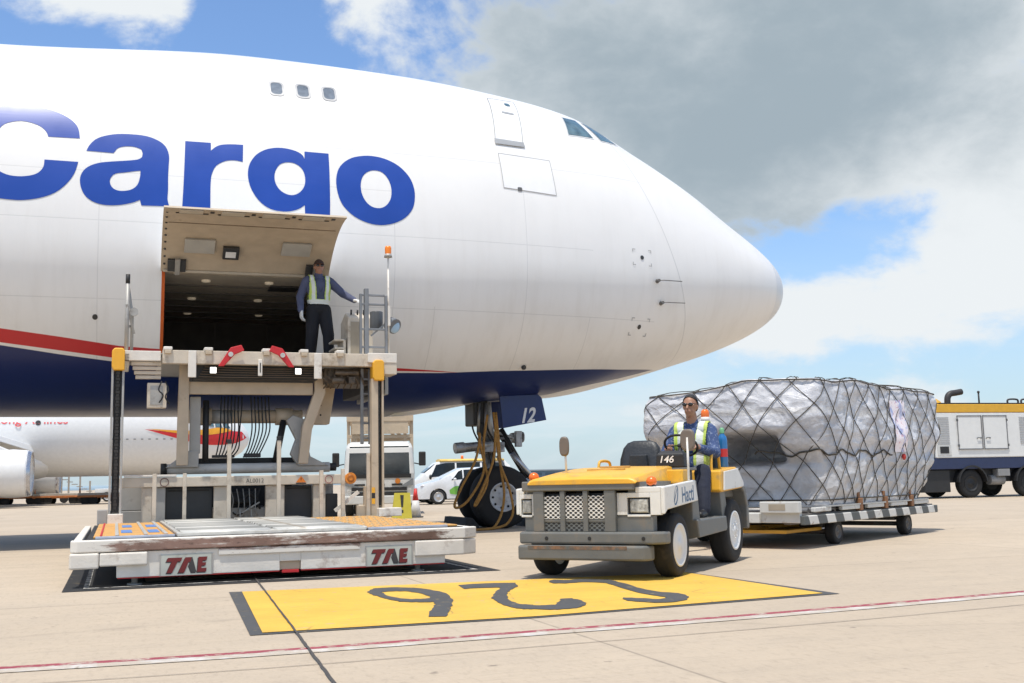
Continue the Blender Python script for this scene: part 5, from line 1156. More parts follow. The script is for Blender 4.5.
# ---- driver
dv_ = thing('person', 'man in sunglasses and reflective vest sitting at the steering wheel of the tractor', 'person', T0, TA)
P = [('e', (.10, .33, .95), (.15, .185, .13), 1), ('e', (.10, .33, 1.10), (.14, .175, .17), 0), ('e', (.105, .33, 1.30), (.145, .20, .20), 0), ('c', (.10, .16, 1.455), (.10, .50, 1.455), .080, .080, 0), ('c', (.10, .33, 1.49), (.11, .33, 1.545), .082, .068, 0), ('c', (.11, .33, 1.50), (.135, .33, 1.62), .063, .060, 2)]
P += [('c', (.10, .53, 1.435), (.28, .625, 1.19), .078, .066, 0), ('c', (.28, .625, 1.19), (.58, .545, 1.235), .064, .046, 0), ('c', (.10, .13, 1.435), (.25, .05, 1.18), .078, .066, 0), ('c', (.25, .05, 1.18), (.58, .22, 1.22), .064, .046, 0)]
P += [('c', (.585, .543, 1.238), (.63, .535, 1.255), .033, .030, 2), ('c', (.585, .222, 1.222), (.63, .225, 1.24), .033, .030, 2)]
hand(P, (.615, .54, 1.255), (.85, -.05, .12), (.0, .65, .75), 2, 1.0, .75, -1); hand(P, (.615, .224, 1.24), (.85, .05, .12), (.0, -.65, .75), 2, 1.0, .75, 1)
P += [('c', (.12, .43, .93), (.55, .56, .985), .110, .088, 1), ('c', (.55, .56, .985), (.76, .62, .60), .088, .070, 1), ('c', (.76, .62, .555), (.95, .64, .545), .045, .034, 3), ('c', (.12, .23, .93), (.62, .22, .985), .105, .082, 1), ('c', (.62, .22, .985), (.88, .24, .60), .082, .062, 1), ('c', (.88, .24, .545), (1.07, .23, .545), .045, .034, 3)]
T = head(P, (.15, .33, 1.715), -.05, 2)
bd, C_, w_ = make_body('body', P, [SHIRTP, TROU2, SKIN, SHOE], dv_, .0065)
vest(bd, C_, w_, {0, 1, 2, 3, 4, 6, 8}, lambda x, y, z: .98 < z < 1.535 and abs(y - .33) < .19 and not (x > .1 and abs(y - .33) < .035 + max(0, z - 1.2) * .16), lambda x, y, z: z < 1.06 or (.068 < abs(y - .33) - max(0, z - 1.25) * .06 < .138), dv_)
glasses(T, dv_); hair_cap(T, dv_, 'hair', HAIR)
bo = thing('bottle', 'blue bottle with a red label standing behind the tractor driver', 'bottle', (0, 0, 0))
a_ = TA; bl = (-.22, .57)
bo.location = (T0[0] + bl[0] * math.cos(a_) - bl[1] * math.sin(a_), T0[1] + bl[0] * math.sin(a_) + bl[1] * math.cos(a_), 1.031)
MB().lathe([(0, 0), (.052, .0), (.056, .01), (.056, .30), (.048, .345), (.026, .375), (.022, .40), (0, .40)], (0, 0, 0), 'z', 24).build('bottle_body', M('bottle_blue', (.02, .16, .42), .2, var=.2, spec=.7), bo)
MB().lathe([(.0575, .12), (.0578, .21)], (0, 0, 0), 'z', 24).build('label_band', M('label_red', (.55, .03, .03), .4), bo)
MB().lathe([(.028, .385), (.028, .43), (.015, .45), (0, .452)], (0, 0, 0), 'z', 18).build('bottle_cap', M('cap_green', (.15, .38, .20), .5), bo)

# ================================================================== dolly and its load
DA = math.atan2(-.762, -.647); D0 = (4.335, 16.52, 0)
do = thing('cargo_dolly', 'low pallet dolly with striped side rail and rusty stops, hitched behind the tractor', 'dolly', D0, DA)
def DB(name, mat, bev, *boxes):
    mb = MB()
    for q in boxes: mb.box(*q)
    return mb.build(name, mat, do, bev)
m, b, p, ob = new_mat('striped_rail')
x, y, z = b.xyz(ob)
s_ = b.math('FRACT', b.math('ADD', b.math('DIVIDE', b.math('ADD', x, b.math('MULTIPLY', z, -.5)), .52), 20.))
st_ = b.rng(b.math('ABSOLUTE', b.math('SUBTRACT', s_, .5)), .245, .255)
nz = b.noise(ob, 7., 8, .7)
c = b.mix(st_, (.10, .105, .10), (.64, .62, .57)); c = b.mix(b.rng(nz, .58, .70), c, (.22, .13, .08))
b.l.new(c, p.inputs['Base Color']); p.inputs['Roughness'].default_value = .7
DM = M('dolly_metal', (.16, .15, .14), .55, metal=.4, var=.25, dirt=(.16, .085, .05), damt=.45, dscale=5); DW = M('dolly_white', (.60, .59, .55), .55, var=.1, dirt=(.25, .17, .11), damt=.35, dscale=5); DYE = M('dolly_yellow', (.58, .30, .03), .6, var=.15, dirt=(.2, .13, .07), damt=.35); DRU = M('dolly_rust', (.25, .115, .05), .7, var=.3)
DB('side_rail', m, .012, (-2.18, 2.53, 1.14, 1.20, .305, .42)); DB('side_rail', m, .012, (-2.18, 2.53, -1.20, -1.14, .305, .42))
DB('end_rail', DW, .01, (2.47, 2.53, -1.14, 1.14, .33, .46)); DB('end_rail', DM, .01, (-2.18, -2.10, -1.14, 1.14, .32, .42))
DB('deck_frame', DM, .008, (-2.15, 2.46, -1.13, 1.13, .40, .44))
for yy in (-.9, -.3, .3, .9): DB('deck_beam', DM, .006, (-2.1, 2.4, yy - .05, yy + .05, .30, .40))
rr_ = MB().cyl((0, -1.10, 0), (0, 1.10, 0), .035, n=12).build('deck_roller', M('roller_dark', (.22, .21, .20), .45, metal=.6, var=.2), do); rr_.location = (-2.0, 0, .475)
for i in range(1, 22): clone(rr_, (-2.0 + i * .2, 0, .475))
for xx, ln in ((2.05, .5), (1.15, .62), (.32, .58), (-.55, .62), (-1.45, .60)): DB('edge_roller', DW, .012, (xx - ln / 2 - .1, xx + ln / 2 - .1, 1.13, 1.19, .455, .515))
for xx in (.74, -.15, -1.15): MB().box(xx - .05, xx + .05, 1.12, 1.20, .43, .60).box(xx - .035, xx + .035, 1.10, 1.17, .60, .68).build('load_stop', DRU, do, .012)
for yy in (.7, -.2): MB().box(2.42, 2.5, yy - .05, yy + .05, .46, .60).build('load_stop', DRU, do, .012)
DB('control_box', DW, .012, (2.50, 2.60, .62, 1.16, .455, .60)); DB('box_plate', M('plate_tan', (.38, .32, .24), .6), .002, (2.6005, 2.604, .75, .98, .49, .57))
pt = DB('name_board', DW, .006, (2.54, 2.58, -.55, .60, .33, .45))
text_part('HACTL', 'board_text', M('board_blue', (.08, .18, .42), .6), pt, (2.5815, .0, .36), (0, 1, 0), (0, 0, 1), .085, .001, .15)
for xx in (1.256, -1.256):
    for yy in (1.05, -1.05): wheel(do, (xx, yy - .05 * (1 if yy > 0 else -1), .165), .165, .14, M('dolly_tyre', (.025, .024, .023), .85, var=.2, dirt=(.1, .08, .06), damt=.3), DM, .55, 1 if yy > 0 else -1, 5, .2)
    MB().cyl((xx, -.95, .165), (xx, .95, .165), .035, n=10).box(xx - .12, xx + .12, -.9, .9, .22, .30).build('axle', DM, do, .006)
MB().bar((1.256, .55, .235), (2.75, .10, .26), .09, .07).bar((1.256, -.55, .235), (2.75, -.10, .26), .09, .07).bar((2.6, 0, .26), (3.75, 0, .34), .10, .07).box(1.9, 2.05, -.45, .45, .20, .26).build('tow_bar', DYE, do, .008)
MB().lathe([(.04, -.02), (.07, -.02), (.07, .02), (.04, .02), (.04, -.02)], (3.82, 0, .345), 'z', 20).build('tow_eye', DM, do)
DB('under_tray', DYE, .01, (1.4, 2.45, -.35, .9, .19, .235))

# the wrapped pallet
ld_ = thing('pallet_load', 'tall cargo pallet wrapped in grey plastic sheet under a dark net, riding on the dolly', 'cargo pallet', (D0[0], D0[1], 0), DA)
m, b, p, ob = new_mat('plastic_wrap')
x, y, z = b.xyz(ob)
wr = b.noise(b.comb(b.math('MULTIPLY', x, 1.), b.math('MULTIPLY', y, 1.), b.math('MULTIPLY', z, 2.2)), 2.2, 8, .62, 1.4); bl_ = b.noise(ob, .9, 4, .5); fi = b.noise(ob, 16., 5, .6, .8)
c = b.mix(b.rng(bl_, .35, .65), (.43, .43, .455), (.66, .66, .68)); c = b.mix(b.math('MULTIPLY', b.rng(wr, .50, .74), .85), c, (.80, .80, .815)); c = b.mix(b.math('MULTIPLY', b.rng(fi, .35, .6, 1, 0), .25), c, (.30, .30, .315))
tape = b.rng(b.math('ABSOLUTE', b.math('SUBTRACT', b.math('ADD', z, b.math('MULTIPLY', bl_, .12)), 1.83)), .035, .045, 1, 0)
c = b.mix(b.math('MULTIPLY', tape, .5), c, (.58, .56, .53))
lowr = b.rng(z, 1.08, 1.16, 1, 0)
c = b.mix(b.math('MULTIPLY', lowr, .55), c, (.50, .47, .43))
b.l.new(c, p.inputs['Base Color']); p.inputs['Roughness'].default_value = .36; p.inputs['Specular IOR Level'].default_value = .45
bp = b.n.new('ShaderNodeBump'); bp.inputs['Strength'].default_value = .55; bp.inputs['Distance'].default_value = .06
def vor(sc, zs, dz):
    w_ = b.n.new('ShaderNodeTexNoise'); w_.inputs['Scale'].default_value = 1.6; b.l.new(ob, w_.inputs['Vector'])
    ad = b.n.new('ShaderNodeMix'); ad.data_type = 'RGBA'; ad.blend_type = 'ADD'; ad.inputs[0].default_value = .6
    b.l.new(b.comb(x, y, b.math('MULTIPLY', z, zs)), ad.inputs[6]); b.l.new(w_.outputs['Color'], ad.inputs[7])
    vv = b.n.new('ShaderNodeTexVoronoi'); vv.inputs['Scale'].default_value = sc; b.l.new(ad.outputs[2], vv.inputs['Vector']); return vv.outputs['Distance']
b.l.new(b.math('ADD', b.math('ADD', b.math('MULTIPLY', vor(2.6, 1.5, 0), 1.5), b.math('MULTIPLY', vor(6.5, .7, 1), .55)), b.math('ADD', b.math('MULTIPLY', wr, .7), b.math('MULTIPLY', fi, .2))), bp.inputs['Height']); b.l.new(bp.outputs[0], p.inputs['Normal'])
WRAP = m
ZB, ZT = .53, 2.21
def lerp_tab(tb, z):
    for (z0, a), (z1, c_) in zip(tb, tb[1:]):
        if z <= z1:
            t = max(0, (z - z0) / (z1 - z0)); t = t * t * (3 - 2 * t); return a + (c_ - a) * t
    return tb[-1][1]
FR = [(.53, 1.80), (1.05, 1.86), (1.10, 1.86), (1.42, 2.0), (1.6, 2.06), (2.0, 2.05), (2.21, 2.02)]; RE = [(.53, -1.72), (.85, -2.05), (1.2, -2.5), (1.6, -2.62), (2.05, -2.64), (2.21, -2.60)]
YW = [(.53, 1.15), (.9, 1.18), (1.2, 1.17), (1.5, 1.22), (2.05, 1.20), (2.21, 1.17)]
NU = 260
base = []
for i in range(1440):
    t = 2 * PI * i / 1440; base.append((spow(math.cos(t), .095), spow(math.sin(t), .095)))
cum = [0]
for a, c_ in zip(base, base[1:] + base[:1]): cum.append(cum[-1] + math.hypot((a[0] - c_[0]) * 2.2, (a[1] - c_[1]) * 1.2))
def per(u):
    s = (u % 1) * cum[-1]; lo_, hi_ = 0, len(cum) - 1
    while hi_ - lo_ > 1:
        mid = (lo_ + hi_) // 2
        if cum[mid] <= s: lo_ = mid
        else: hi_ = mid
    a, c_ = base[lo_ % 1440], base[(lo_ + 1) % 1440]; t = (s - cum[lo_]) / max(1e-9, cum[lo_ + 1] - cum[lo_])
    return a[0] + (c_[0] - a[0]) * t, a[1] + (c_[1] - a[1]) * t
def load_pt(u, z, off=0.):
    cx_, sy_ = per(u); f, r = lerp_tab(FR, z), lerp_tab(RE, z); xm, xh = (f + r) / 2, (f - r) / 2; w = lerp_tab(YW, z)
    x, y = xm + cx_ * xh, sy_ * w
    if x > 0: x += (.5 - y / 2.4) * .44 * min(1, x / 1.2) * max(0, min(1, (z - 1.05) / .45)) - .10 * min(1, x / 1.2) * max(0, z - 1.3)
    if y < 0: y *= 1.06
    k = Vector((x * 1.1, y * 1.1, z * 1.4)); d = noise.fractal(k, .8, 2., 5) * .046 + noise.noise(k * 3.1) * .014
    rd = noise.noise(Vector((x * 2.2, y * 2.2, z * 5 + 9))); d += (abs(rd) ** .6) * -.028
    if x > 1.2 and off == 0.:       # hollow under the overhanging top layer, on the face towards the tractor
        g = math.exp(-((y - .02) / .52) ** 6) * math.exp(-((z - 1.29) / .18) ** 6); x -= 1.25 * g
    if x > 1.2: x -= .05 * math.exp(-((z - 1.09) / .05) ** 2)
    nx, ny = cx_ ** 3 if abs(cx_) < 1 else cx_, sy_ ** 3
    nl = math.hypot(nx, ny) or 1
    z2 = z + (noise.noise(Vector((x * .9, y * .9, 4.))) * .05 + noise.noise(Vector((x * 3, y * 3, 2.))) * .02) * max(0, (z - ZB) / (ZT - ZB)) ** 2
    if x > 0 and y < .2: z2 -= .13 * min(1, x / 1.6) * min(1, (.2 - y) / 1.0) * max(0, (z - 1.5) / .71) ** 2
    return Vector((x + nx / nl * (d + off), y + ny / nl * (d + off), z2))
NZ = 84
rings = [[load_pt(i / NU, ZB + (ZT - ZB) * j / NZ) for i in range(NU)] for j in range(NZ + 1)]
top = rings[-1]; cen = Vector((-.3, 0, 2.2))
def top_pt(i, k, off=0.):
    q = top[i % NU].lerp(cen, k); q = Vector(q)
    rise = (1 - (1 - k) ** 4) * .045
    q.z = q.z + rise + (noise.noise(Vector((q.x * 1.3, q.y * 1.3, 7.))) * .05 + noise.noise(Vector((q.x * 4, q.y * 4, 3.))) * .014) * min(1, k * 4) + off
    return q
for k in (.03, .08, .15, .25, .37, .5, .65, .8, .92, .985): rings.append([top_pt(i, k) for i in range(NU)])
MB().loft(rings).build('wrapped_cargo', WRAP, ld_)
MB().prism([(1.86, -1.20), (1.86, 1.20), (-1.80, 1.20), (-1.80, -1.20)], 'z', .512, .53).build('pallet_base', M('alloy_sheet', (.5, .5, .5), .4, metal=.8, var=.1), ld_)
NET = M('net_rope', (.065, .055, .042), .85, var=.4, scale=12)
nb_ = MB(); rn = random.Random(11)
ND = 29
for s in (1, -1):
    for i in range(ND):
        ph = rn.uniform(-.006, .006); pts = []
        for j in range(31):
            t = j / 30; u = i / ND + s * t * (3.1 / ND) + ph + math.sin(t * 9 + i * 1.7) * .0030
            pts.append(load_pt(u, ZB + .01 + (ZT - ZB - .012) * t, .016))
        for _ in range(2): pts = [pts[0]] + [pts[q - 1] * .25 + pts[q] * .5 + pts[q + 1] * .25 for q in range(1, len(pts) - 1)] + [pts[-1]]
        nb_.tube(pts + [top_pt(int((i / ND + s * 3.1 / ND) * NU), k, .022) for k in (.04, .12, .24, .4, .6)], .0060, 5)
for zz_ in (.60, ZT - .02): nb_.tube([load_pt(i / 130, zz_, .02) for i in range(130)], .009, 5, closed=True)
nb_.build('cargo_net', NET, ld_, recalc=False)
# waist rope with tension knots, and a paper sheet under the net
wp = [load_pt(.02 + i / 140 * .24, 1.22 + .035 * math.sin(i * .21) + .012 * math.sin(i * .5), .022) for i in range(141)]
MB().tube(wp, .012, 5).build('tension_rope', NET, ld_)
def near_u(x):    # parameter of the near face (+y) at local x
    best = min(((abs(load_pt(u, 1.6).x - x), u) for u in [i / 600 for i in range(20, 300)]), key=lambda q: q[0]); return best[1]
ua, ub = near_u(-.55), near_u(-1.02)
m, b, p, ob = new_mat('printed_paper')
nzz = b.noise(ob, 5.5, 4, .6); nz2 = b.noise(ob, 22., 2, .5)
c = b.mix(b.rng(nzz, .50, .62), (.86, .78, .80), (.34, .42, .68)); c = b.mix(b.math('MULTIPLY', b.rng(nz2, .6, .66), .5), c, (.60, .12, .14))
b.l.new(c, p.inputs['Base Color']); p.inputs['Roughness'].default_value = .5
lb = MB(); vs = []
for j in range(15):
    for i in range(7): vs.append(load_pt(ua + (ub - ua) * (i / 6) + (j / 14 - .5) * -.004, 1.24 + .78 * j / 14, .018))
lb.add(vs, [(j * 7 + i, j * 7 + i + 1, (j + 1) * 7 + i + 1, (j + 1) * 7 + i) for j in range(14) for i in range(6)], 0, True).build('paper_sheet', m, ld_)
MB().ball(load_pt(near_u(-.88), 1.17, .03), (.04, .03, .05), 10, 6).build('red_tag', M('tag_red', (.5, .04, .03), .5), ld_)

# ================================================================== things round the nose gear
def at_air(x, y, z=0.): 
    c, s = math.cos(APSI), math.sin(APSI); return (A0[0] + x * c - y * s, A0[1] + x * s + y * c, z)
ROPE = M('rope_tan', (.40, .20, .045), .8, var=.35, scale=30, bump=.5, bscale=60)
rp_ = MB()
rope = [(-.30, -.62, 2.25), (-.40, -.66, 1.7), (-.46, -.80, 1.1), (-.78, -.92, .62), (-1.0, -.92, .45), (-1.08, -.88, .50), (-.92, -.86, .85), (-.62, -.80, 1.35), (-.50, -.72, 1.8), (-.50, -.66, 1.86), (-.46, -.72, 1.5), (-.40, -.86, .95), (-.62, -.95, .55), (-.70, -.95, .48), (-.55, -.93, .75), (-.28, -.84, 1.3), (-.18, -.72, 1.75), (-.15, -.66, 2.2)]
rope2 = [(-.18, -.64, 2.3), (-.14, -.70, 1.8), (-.12, -.80, 1.3), (.02, -.93, .8), (.08, -.97, .35), (-.04, -.98, .12), (-.22, -1.02, .05), (-.42, -1.08, .028), (-.62, -1.16, .022), (-.85, -1.2, .02)]
rope3 = [(-.13, -.64, 2.3), (-.10, -.70, 1.75), (-.10, -.80, 1.2), (-.08, -.92, .7), (-.16, -.96, .3), (-.34, -1.04, .05), (-.5, -1.10, .022)]
rt_ = thing('rope', 'tan ropes looped over the nose gear and trailing to the ground beside the tyre', 'rope', at_air(-.35, -.6), APSI)
for q in (rope, rope2, rope3):
    MB().tube(catmull([(x + .35 - .20, y + .6, z) for x, y, z in q], 6), .026, 8).build('rope_strand', ROPE, rt_)
CHK = M('chock_rubber', (.028, .027, .026), .8, var=.3)
for x_, lb_ in ((-.74, 'black wheel chock behind the nose wheels, nearer the loader'), (.80, 'black wheel chock in front of the nose wheels, nearer the tractor')):
    c_ = thing('wheel_chock', lb_, 'wheel chock', at_air(x_ - .2 + .02, -.1), APSI, 'chocks at the nose wheels')
    s = 1 if x_ < 0 else -1
    MB().prism([(-.18, 0), (.14, 0), (.10, .10), (-.02, .24), (-.14, .24)] if s > 0 else [(.18, 0), (-.14, 0), (-.10, .10), (.02, .24), (.14, .24)], 'y', -.85, .75).build('chock_block', CHK, c_, .01)
    MB().tube([(0, -.86, .09), (0, -.92, .09)], .02, 8).build('chock_handle', CHK, c_)
cn = thing('traffic_cone', 'red and white traffic cone standing beside the yellow caution board', 'traffic cone', (-2.72, 30.0, 0))
MB().cyl((0, 0, .03), (0, 0, .46), .155, .085, 24).build('cone_base_band', M('cone_white', (.62, .61, .60), .5, var=.08), cn); MB().cyl((0, 0, .46), (0, 0, .78), .084, .035, 24).build('cone_top', M('cone_red', (.60, .035, .03), .5), cn); MB().box(-.20, .20, -.20, .20, 0, .03).build('cone_foot', M('cone_rubber', (.05, .05, .05), .8), cn, .01)
sb = thing('caution_board', 'yellow folding floor board with a black exclamation mark', 'caution sign', (-3.04, 29.4, 0), R(8))
YB = M('board_yellow', (.50, .43, .05), .45, var=.08)
bf = MB().add([(-.27, -.18, 0), (.27, -.18, 0), (.23, -.02, .68), (-.19, -.02, .68), (-.27, -.155, 0), (.27, -.155, 0), (.23, .005, .68), (-.19, .005, .68)], [(0, 1, 2, 3), (7, 6, 5, 4), (0, 4, 5, 1), (1, 5, 6, 2), (2, 6, 7, 3), (3, 7, 4, 0)]).build('front_leaf', YB, sb)
MB().add([(-.27, .18, 0), (.27, .18, 0), (.23, .02, .68), (-.19, .02, .68), (-.27, .155, 0), (.27, .155, 0), (.23, -.0, .68), (-.19, -.0, .68)], [(3, 2, 1, 0), (4, 5, 6, 7), (1, 5, 4, 0), (2, 6, 5, 1), (3, 7, 6, 2), (0, 4, 7, 3)]).build('rear_leaf', YB, sb)
for pl_ in ([(-.035, .62), (.06, .62), (.04, .30), (-.012, .30)], [(-.012, .23), (.045, .23), (.045, .15), (-.012, .15)]): flat_poly([pl_], lambda u, v: (u, -.18 + v * .2353 - .004, v), 'mark', M('mark_black', (.02, .02, .02), .6), bf)

# ================================================================== cars, van, trucks
GL = M('vehicle_glass', (.018, .024, .027), .12, var=.5, scale=2., spec=.28); CT = M('car_tyre', (.02, .02, .02), .85); CR = M('car_rim', (.50, .50, .50), .35, metal=.6)
def tab(t, x):
    if x <= t[0][0]: return t[0][1]
    for (a, p_), (c, q) in zip(t, t[1:]):
        if x <= c: return p_ + (q - p_) * (x - a) / (c - a)
    return t[-1][1]
def vehicle(t, roof, belt, wid, body_m, wheels, wr, glass, roof_m=None, clear=.24):
    """x forward; roof/belt/wid are tables along x; glass: list of (x0, x1) side windows"""
    xs = sorted(set([q[0] for q in roof] + [q[0] for q in belt] + [q[0] for q in wid] + list(np.linspace(roof[0][0], roof[-1][0], 26))))
    ARC = [(wx, wr * 1.16) for wx in wheels]
    def low(x):
        z = clear
        for wx, r in ARC:
            if abs(x - wx) < r: z = max(z, wr + math.sqrt(r * r - (x - wx) ** 2) * .98)
        return z
    for wx, r in ARC: xs += [wx + r * math.cos(a) for a in np.linspace(0, PI, 11)]
    xs = sorted(set(round(float(x), 4) for x in xs))
    def side(x, z):
        zr, zb, w = tab(roof, x), tab(belt, x), tab(wid, x)
        if z <= zb: return w - .05 * max(0, (.5 - z)) 
        k = (z - zb) / max(.05, zr - zb); return w * (1 - .20 * min(1, k) * min(1, (zr - zb) / .5))
    rings = []
    for x in xs:
        zr, zb, w = tab(roof, x), min(tab(belt, x), tab(roof, x) - .04), tab(wid, x); zl = min(low(x), zb - .02)
        p = [(side(x, zl), zl), (w * 1.01, (zl + zb) / 2), (w, zb), (side(x, zb + (zr - zb) * .8), zb + (zr - zb) * .8), (side(x, zr) * .93, zr - .015), (side(x, zr) * .6, zr + .01)]
        rings.append([(x, y, z) for y, z in p] + [(x, -y, z) for y, z in reversed(p)])
    b = MB().loft(rings)
    o = b.build('body', body_m, t)
    o.modifiers.new('e', 'EDGE_SPLIT').split_angle = R(38)
    for s in (1, -1):
        for x0, x1, d0, d1 in glass:
            g = MB(); vs = []
            for j in range(5):
                for i in range(7):
                    k = .12 + .74 * j / 4; x = x0 + d0 * k + (x1 + d1 * k - x0 - d0 * k) * i / 6; zr, zb = tab(roof, x), tab(belt, x); z = zb + (zr - zb) * k
                    vs.append((x, s * (side(x, z) + .006), z))
            g.add(vs, [(j * 7 + i, j * 7 + i + 1, (j + 1) * 7 + i + 1, (j + 1) * 7 + i) for j in range(4) for i in range(6)], 0, True).build('side_window', GL, t)
    for wx in wheels:
        for s in (1, -1):
            y = tab(wid, wx) - .10; wheel(t, (wx, s * y, wr), wr, .19, CT, CR, .64, s, 0, .2)
            if 1:
                tr_ = MB()
    MB().box(wheels[0] - .6, wheels[-1] + .6, -tab(wid, 0) * .8, tab(wid, 0) * .8, clear - .04, clear + .3).build('underbody', M('underbody_black', (.01, .01, .01), .9), t)
    return side
car = thing('parked_car', 'silver white hatchback with a green door patch parked beyond the nose wheels', 'car', (-2.2, 48.0, 0), R(196))
CW = M('car_silver', (.66, .67, .68), .25, var=.04, coat=.5)
sd = vehicle(car, [(-2.2, .95), (-2.1, 1.15), (-1.6, 1.48), (-.6, 1.56), (.3, 1.53), (.75, 1.32), (1.35, 1.04), (2.0, .88), (2.2, .72)], [(-2.2, .9), (-1.5, 1.02), (.6, .98), (1.3, .98), (2.2, .65)], [(-2.2, .70), (-1.8, .85), (1.4, .88), (1.95, .80), (2.2, .58)], CW, (-1.35, 1.35), .32, [(-1.55, -.75, .2, 0), (-.68, .22, 0, 0), (.28, .85, 0, -.45)])
MB().add([(.70, s_ * .62, 1.30) for s_ in (-1, 1)] + [(1.28, s_ * .74, 1.075) for s_ in (1, -1)], [(0, 1, 2, 3)]).build('windscreen', GL, car)
for s in (-1, 1):
    MB().ball((1.88, s * .70, .80), (.22, .09, .07), 14, 8).build('headlight', M('headlamp_clear', (.6, .6, .62), .1, spec=.8), car); MB().ball((.65, s * .98, 1.06), (.07, .09, .06), 12, 8).build('door_mirror', CW, car)
    flat_poly([smooth_outline([(.0, .44), (.5, .40), (.85, .45), (.88, .60), (.62, .76), (.3, .74), (.0, .66)])], lambda u, v, s=s: (u, s * (sd(u, v) + .018), v), 'door_patch', M('patch_green', (.16, .42, .06), .4), car)
van = thing('parked_van', 'white minivan with a yellow roof and orange roof beacon behind the hatchback', 'van', (-2.75, 53.5, 0), R(192))
VW = M('van_white', (.72, .72, .70), .35, var=.04, coat=.3)
sd = vehicle(van, [(-2.5, 1.2), (-2.45, 1.7), (-2.2, 1.95), (-1.0, 2.0), (.7, 1.98), (1.2, 1.88), (1.75, 1.42), (2.05, 1.12), (2.5, 1.0), (2.6, .75)], [(-2.5, 1.1), (1.6, 1.12), (2.1, 1.05), (2.6, .7)], [(-2.5, .82), (1.8, .86), (2.4, .8), (2.6, .62)], VW, (-1.55, 1.65), .34, [(-2.2, -1.05, .05, 0), (-.95, .2, 0, 0), (.28, 1.55, 0, -.42)])
rv = MB().loft([[(x, y, z) for y, z in ((-.72, 1.93), (-.64, 2.02), (0, 2.06), (.64, 2.02), (.72, 1.93))] for x in (-2.15, -1, .3, 1.0)]).build('yellow_roof', M('roof_yellow', (.75, .50, .12), .4), van)
MB().cyl((-.2, 0, 2.05), (-.2, 0, 2.22), .07, .06, 14).build('beacon', ORL, van); MB().add([(1.25, s_ * .66, 1.83) for s_ in (-1, 1)] + [(1.78, s_ * .74, 1.43) for s_ in (1, -1)], [(0, 1, 2, 3)]).build('windscreen', GL, van)
for s in (-1, 1): MB().ball((2.38, s * .68, .92), (.16, .12, .09), 12, 8).build('headlight', MATS['headlamp_clear'], van); MB().ball((1.5, s * 1.0, 1.2), (.07, .10, .12), 12, 8).build('door_mirror', M('mirror_black', (.02, .02, .02), .4), van)
# cab-over lift truck, facing the camera
tk = thing('lift_truck', 'white cab-over truck with a tan lifting frame, facing the camera behind the loader', 'truck', (-3.85, 31.2, 0), R(-84))
KW = M('truck_white', (.58, .58, .56), .35, var=.05, dirt=(.4, .35, .3), damt=.1)
cabm = MB().loft([[(x1, -w, z), (x0, -w, z), (x0, w, z), (x1, w, z), (x1 + bw, w * .9, z), (x1 + bw, -w * .9, z)] for x0, x1, bw, w, z in ((-1.5, -.03, .06, .98, .45), (-1.5, 0, .08, 1.0, .75), (-1.5, -.0, .07, 1.0, 1.22), (-1.5, -.22, .05, .95, 1.95), (-1.45, -.34, .04, .90, 2.10), (-1.35, -.5, .02, .80, 2.14))], sm=False).build('cab', KW, tk, .05)
MB().add([(.088, -.86, 1.20), (.088, .86, 1.20), (-.19, .84, 2.0), (-.19, -.84, 2.0)], [(0, 1, 2, 3)]).build('windscreen', GL, tk)
for s in (-1, 1):
    MB().add([(-.10, s * 1.006, 1.2), (-.9, s * 1.006, 1.2), (-.9, s * .962, 1.9), (-.27, s * .962, 1.9)], [(0, 1, 2, 3)]).build('side_window', GL, tk)
    MB().prism([(s * .55, .82), (s * .96, .88), (s * .96, 1.08), (s * .80, .98)], 'x', .06, .10).build('headlight', M('headlamp_grey', (.20, .21, .22), .2, spec=.7), tk)
    mr_ = MB().tube([(-.1, s * 1.0, 1.5), (.05, s * 1.22, 1.45)], .018, 6).build('mirror_arm', TBK, tk); MB().box(.02, .08, s * 1.22 - .10, s * 1.22 + .10, 1.42, 1.82).build('door_mirror', TBK, mr_, .04)
    wheel(tk, (-.62, s * .86, .40), .40, .24, CT, CR, .55, s); wheel(tk, (-3.9, s * .86, .40), .40, .24, CT, CR, .55, s)
for zz_, mt in ((.61, TBK), (.74, TBK)): MB().box(.075, .10, -.78, .78, zz_, zz_ + .09).build('grille_slot', mt, tk)
for yy in (-.55, .0, .5): MB().box(.078, .10, yy - .15, yy + .15, .88, .93).build('grille_slot', TBK, tk)
MB().box(-.03, .12, -1.0, 1.0, .36, .60).build('bumper', KW, tk, .03); MB().cyl((.09, .52, 1.0), (.105, .52, 1.0), .075, n=20).build('orange_reflector', M('reflector_amber', (.60, .20, .03), .4), tk); MB().box(.075, .09, -.9, .9, 1.09, 1.20).build('wiper_panel', TBK, tk)
MB().box(-.35, -.30, -.55, .1, 1.62, 1.82).build('sun_visor', M('visor_cream', (.45, .45, .38), .5), tk, .05)
MB().box(-4.8, -1.6, -.9, .9, .62, .82).box(-4.8, -1.65, -.45, .45, .45, .62).build('truck_chassis', TBK, tk, .01)
lf = MB()
for xx in (-1.85, -4.4):
    for yy in (-.95, -.75, .75, .95): lf.bar((xx, yy, .82), (xx, yy, 3.1), .09, .09)
    lf.bar((xx, -.95, 2.35), (xx, .95, 2.35), .10, .10); lf.bar((xx, -.75, 2.3), (xx, .2, 2.85), .06, .06); lf.bar((xx, .75, 2.3), (xx, -.2, 2.85), .06, .06)
lf.box(-4.6, -1.7, -1.0, 1.0, 2.80, 3.1).box(-1.78, -1.72, -.85, .85, 2.42, 2.82)
lf.build('lifting_frame', CREAM2, tk, .006)
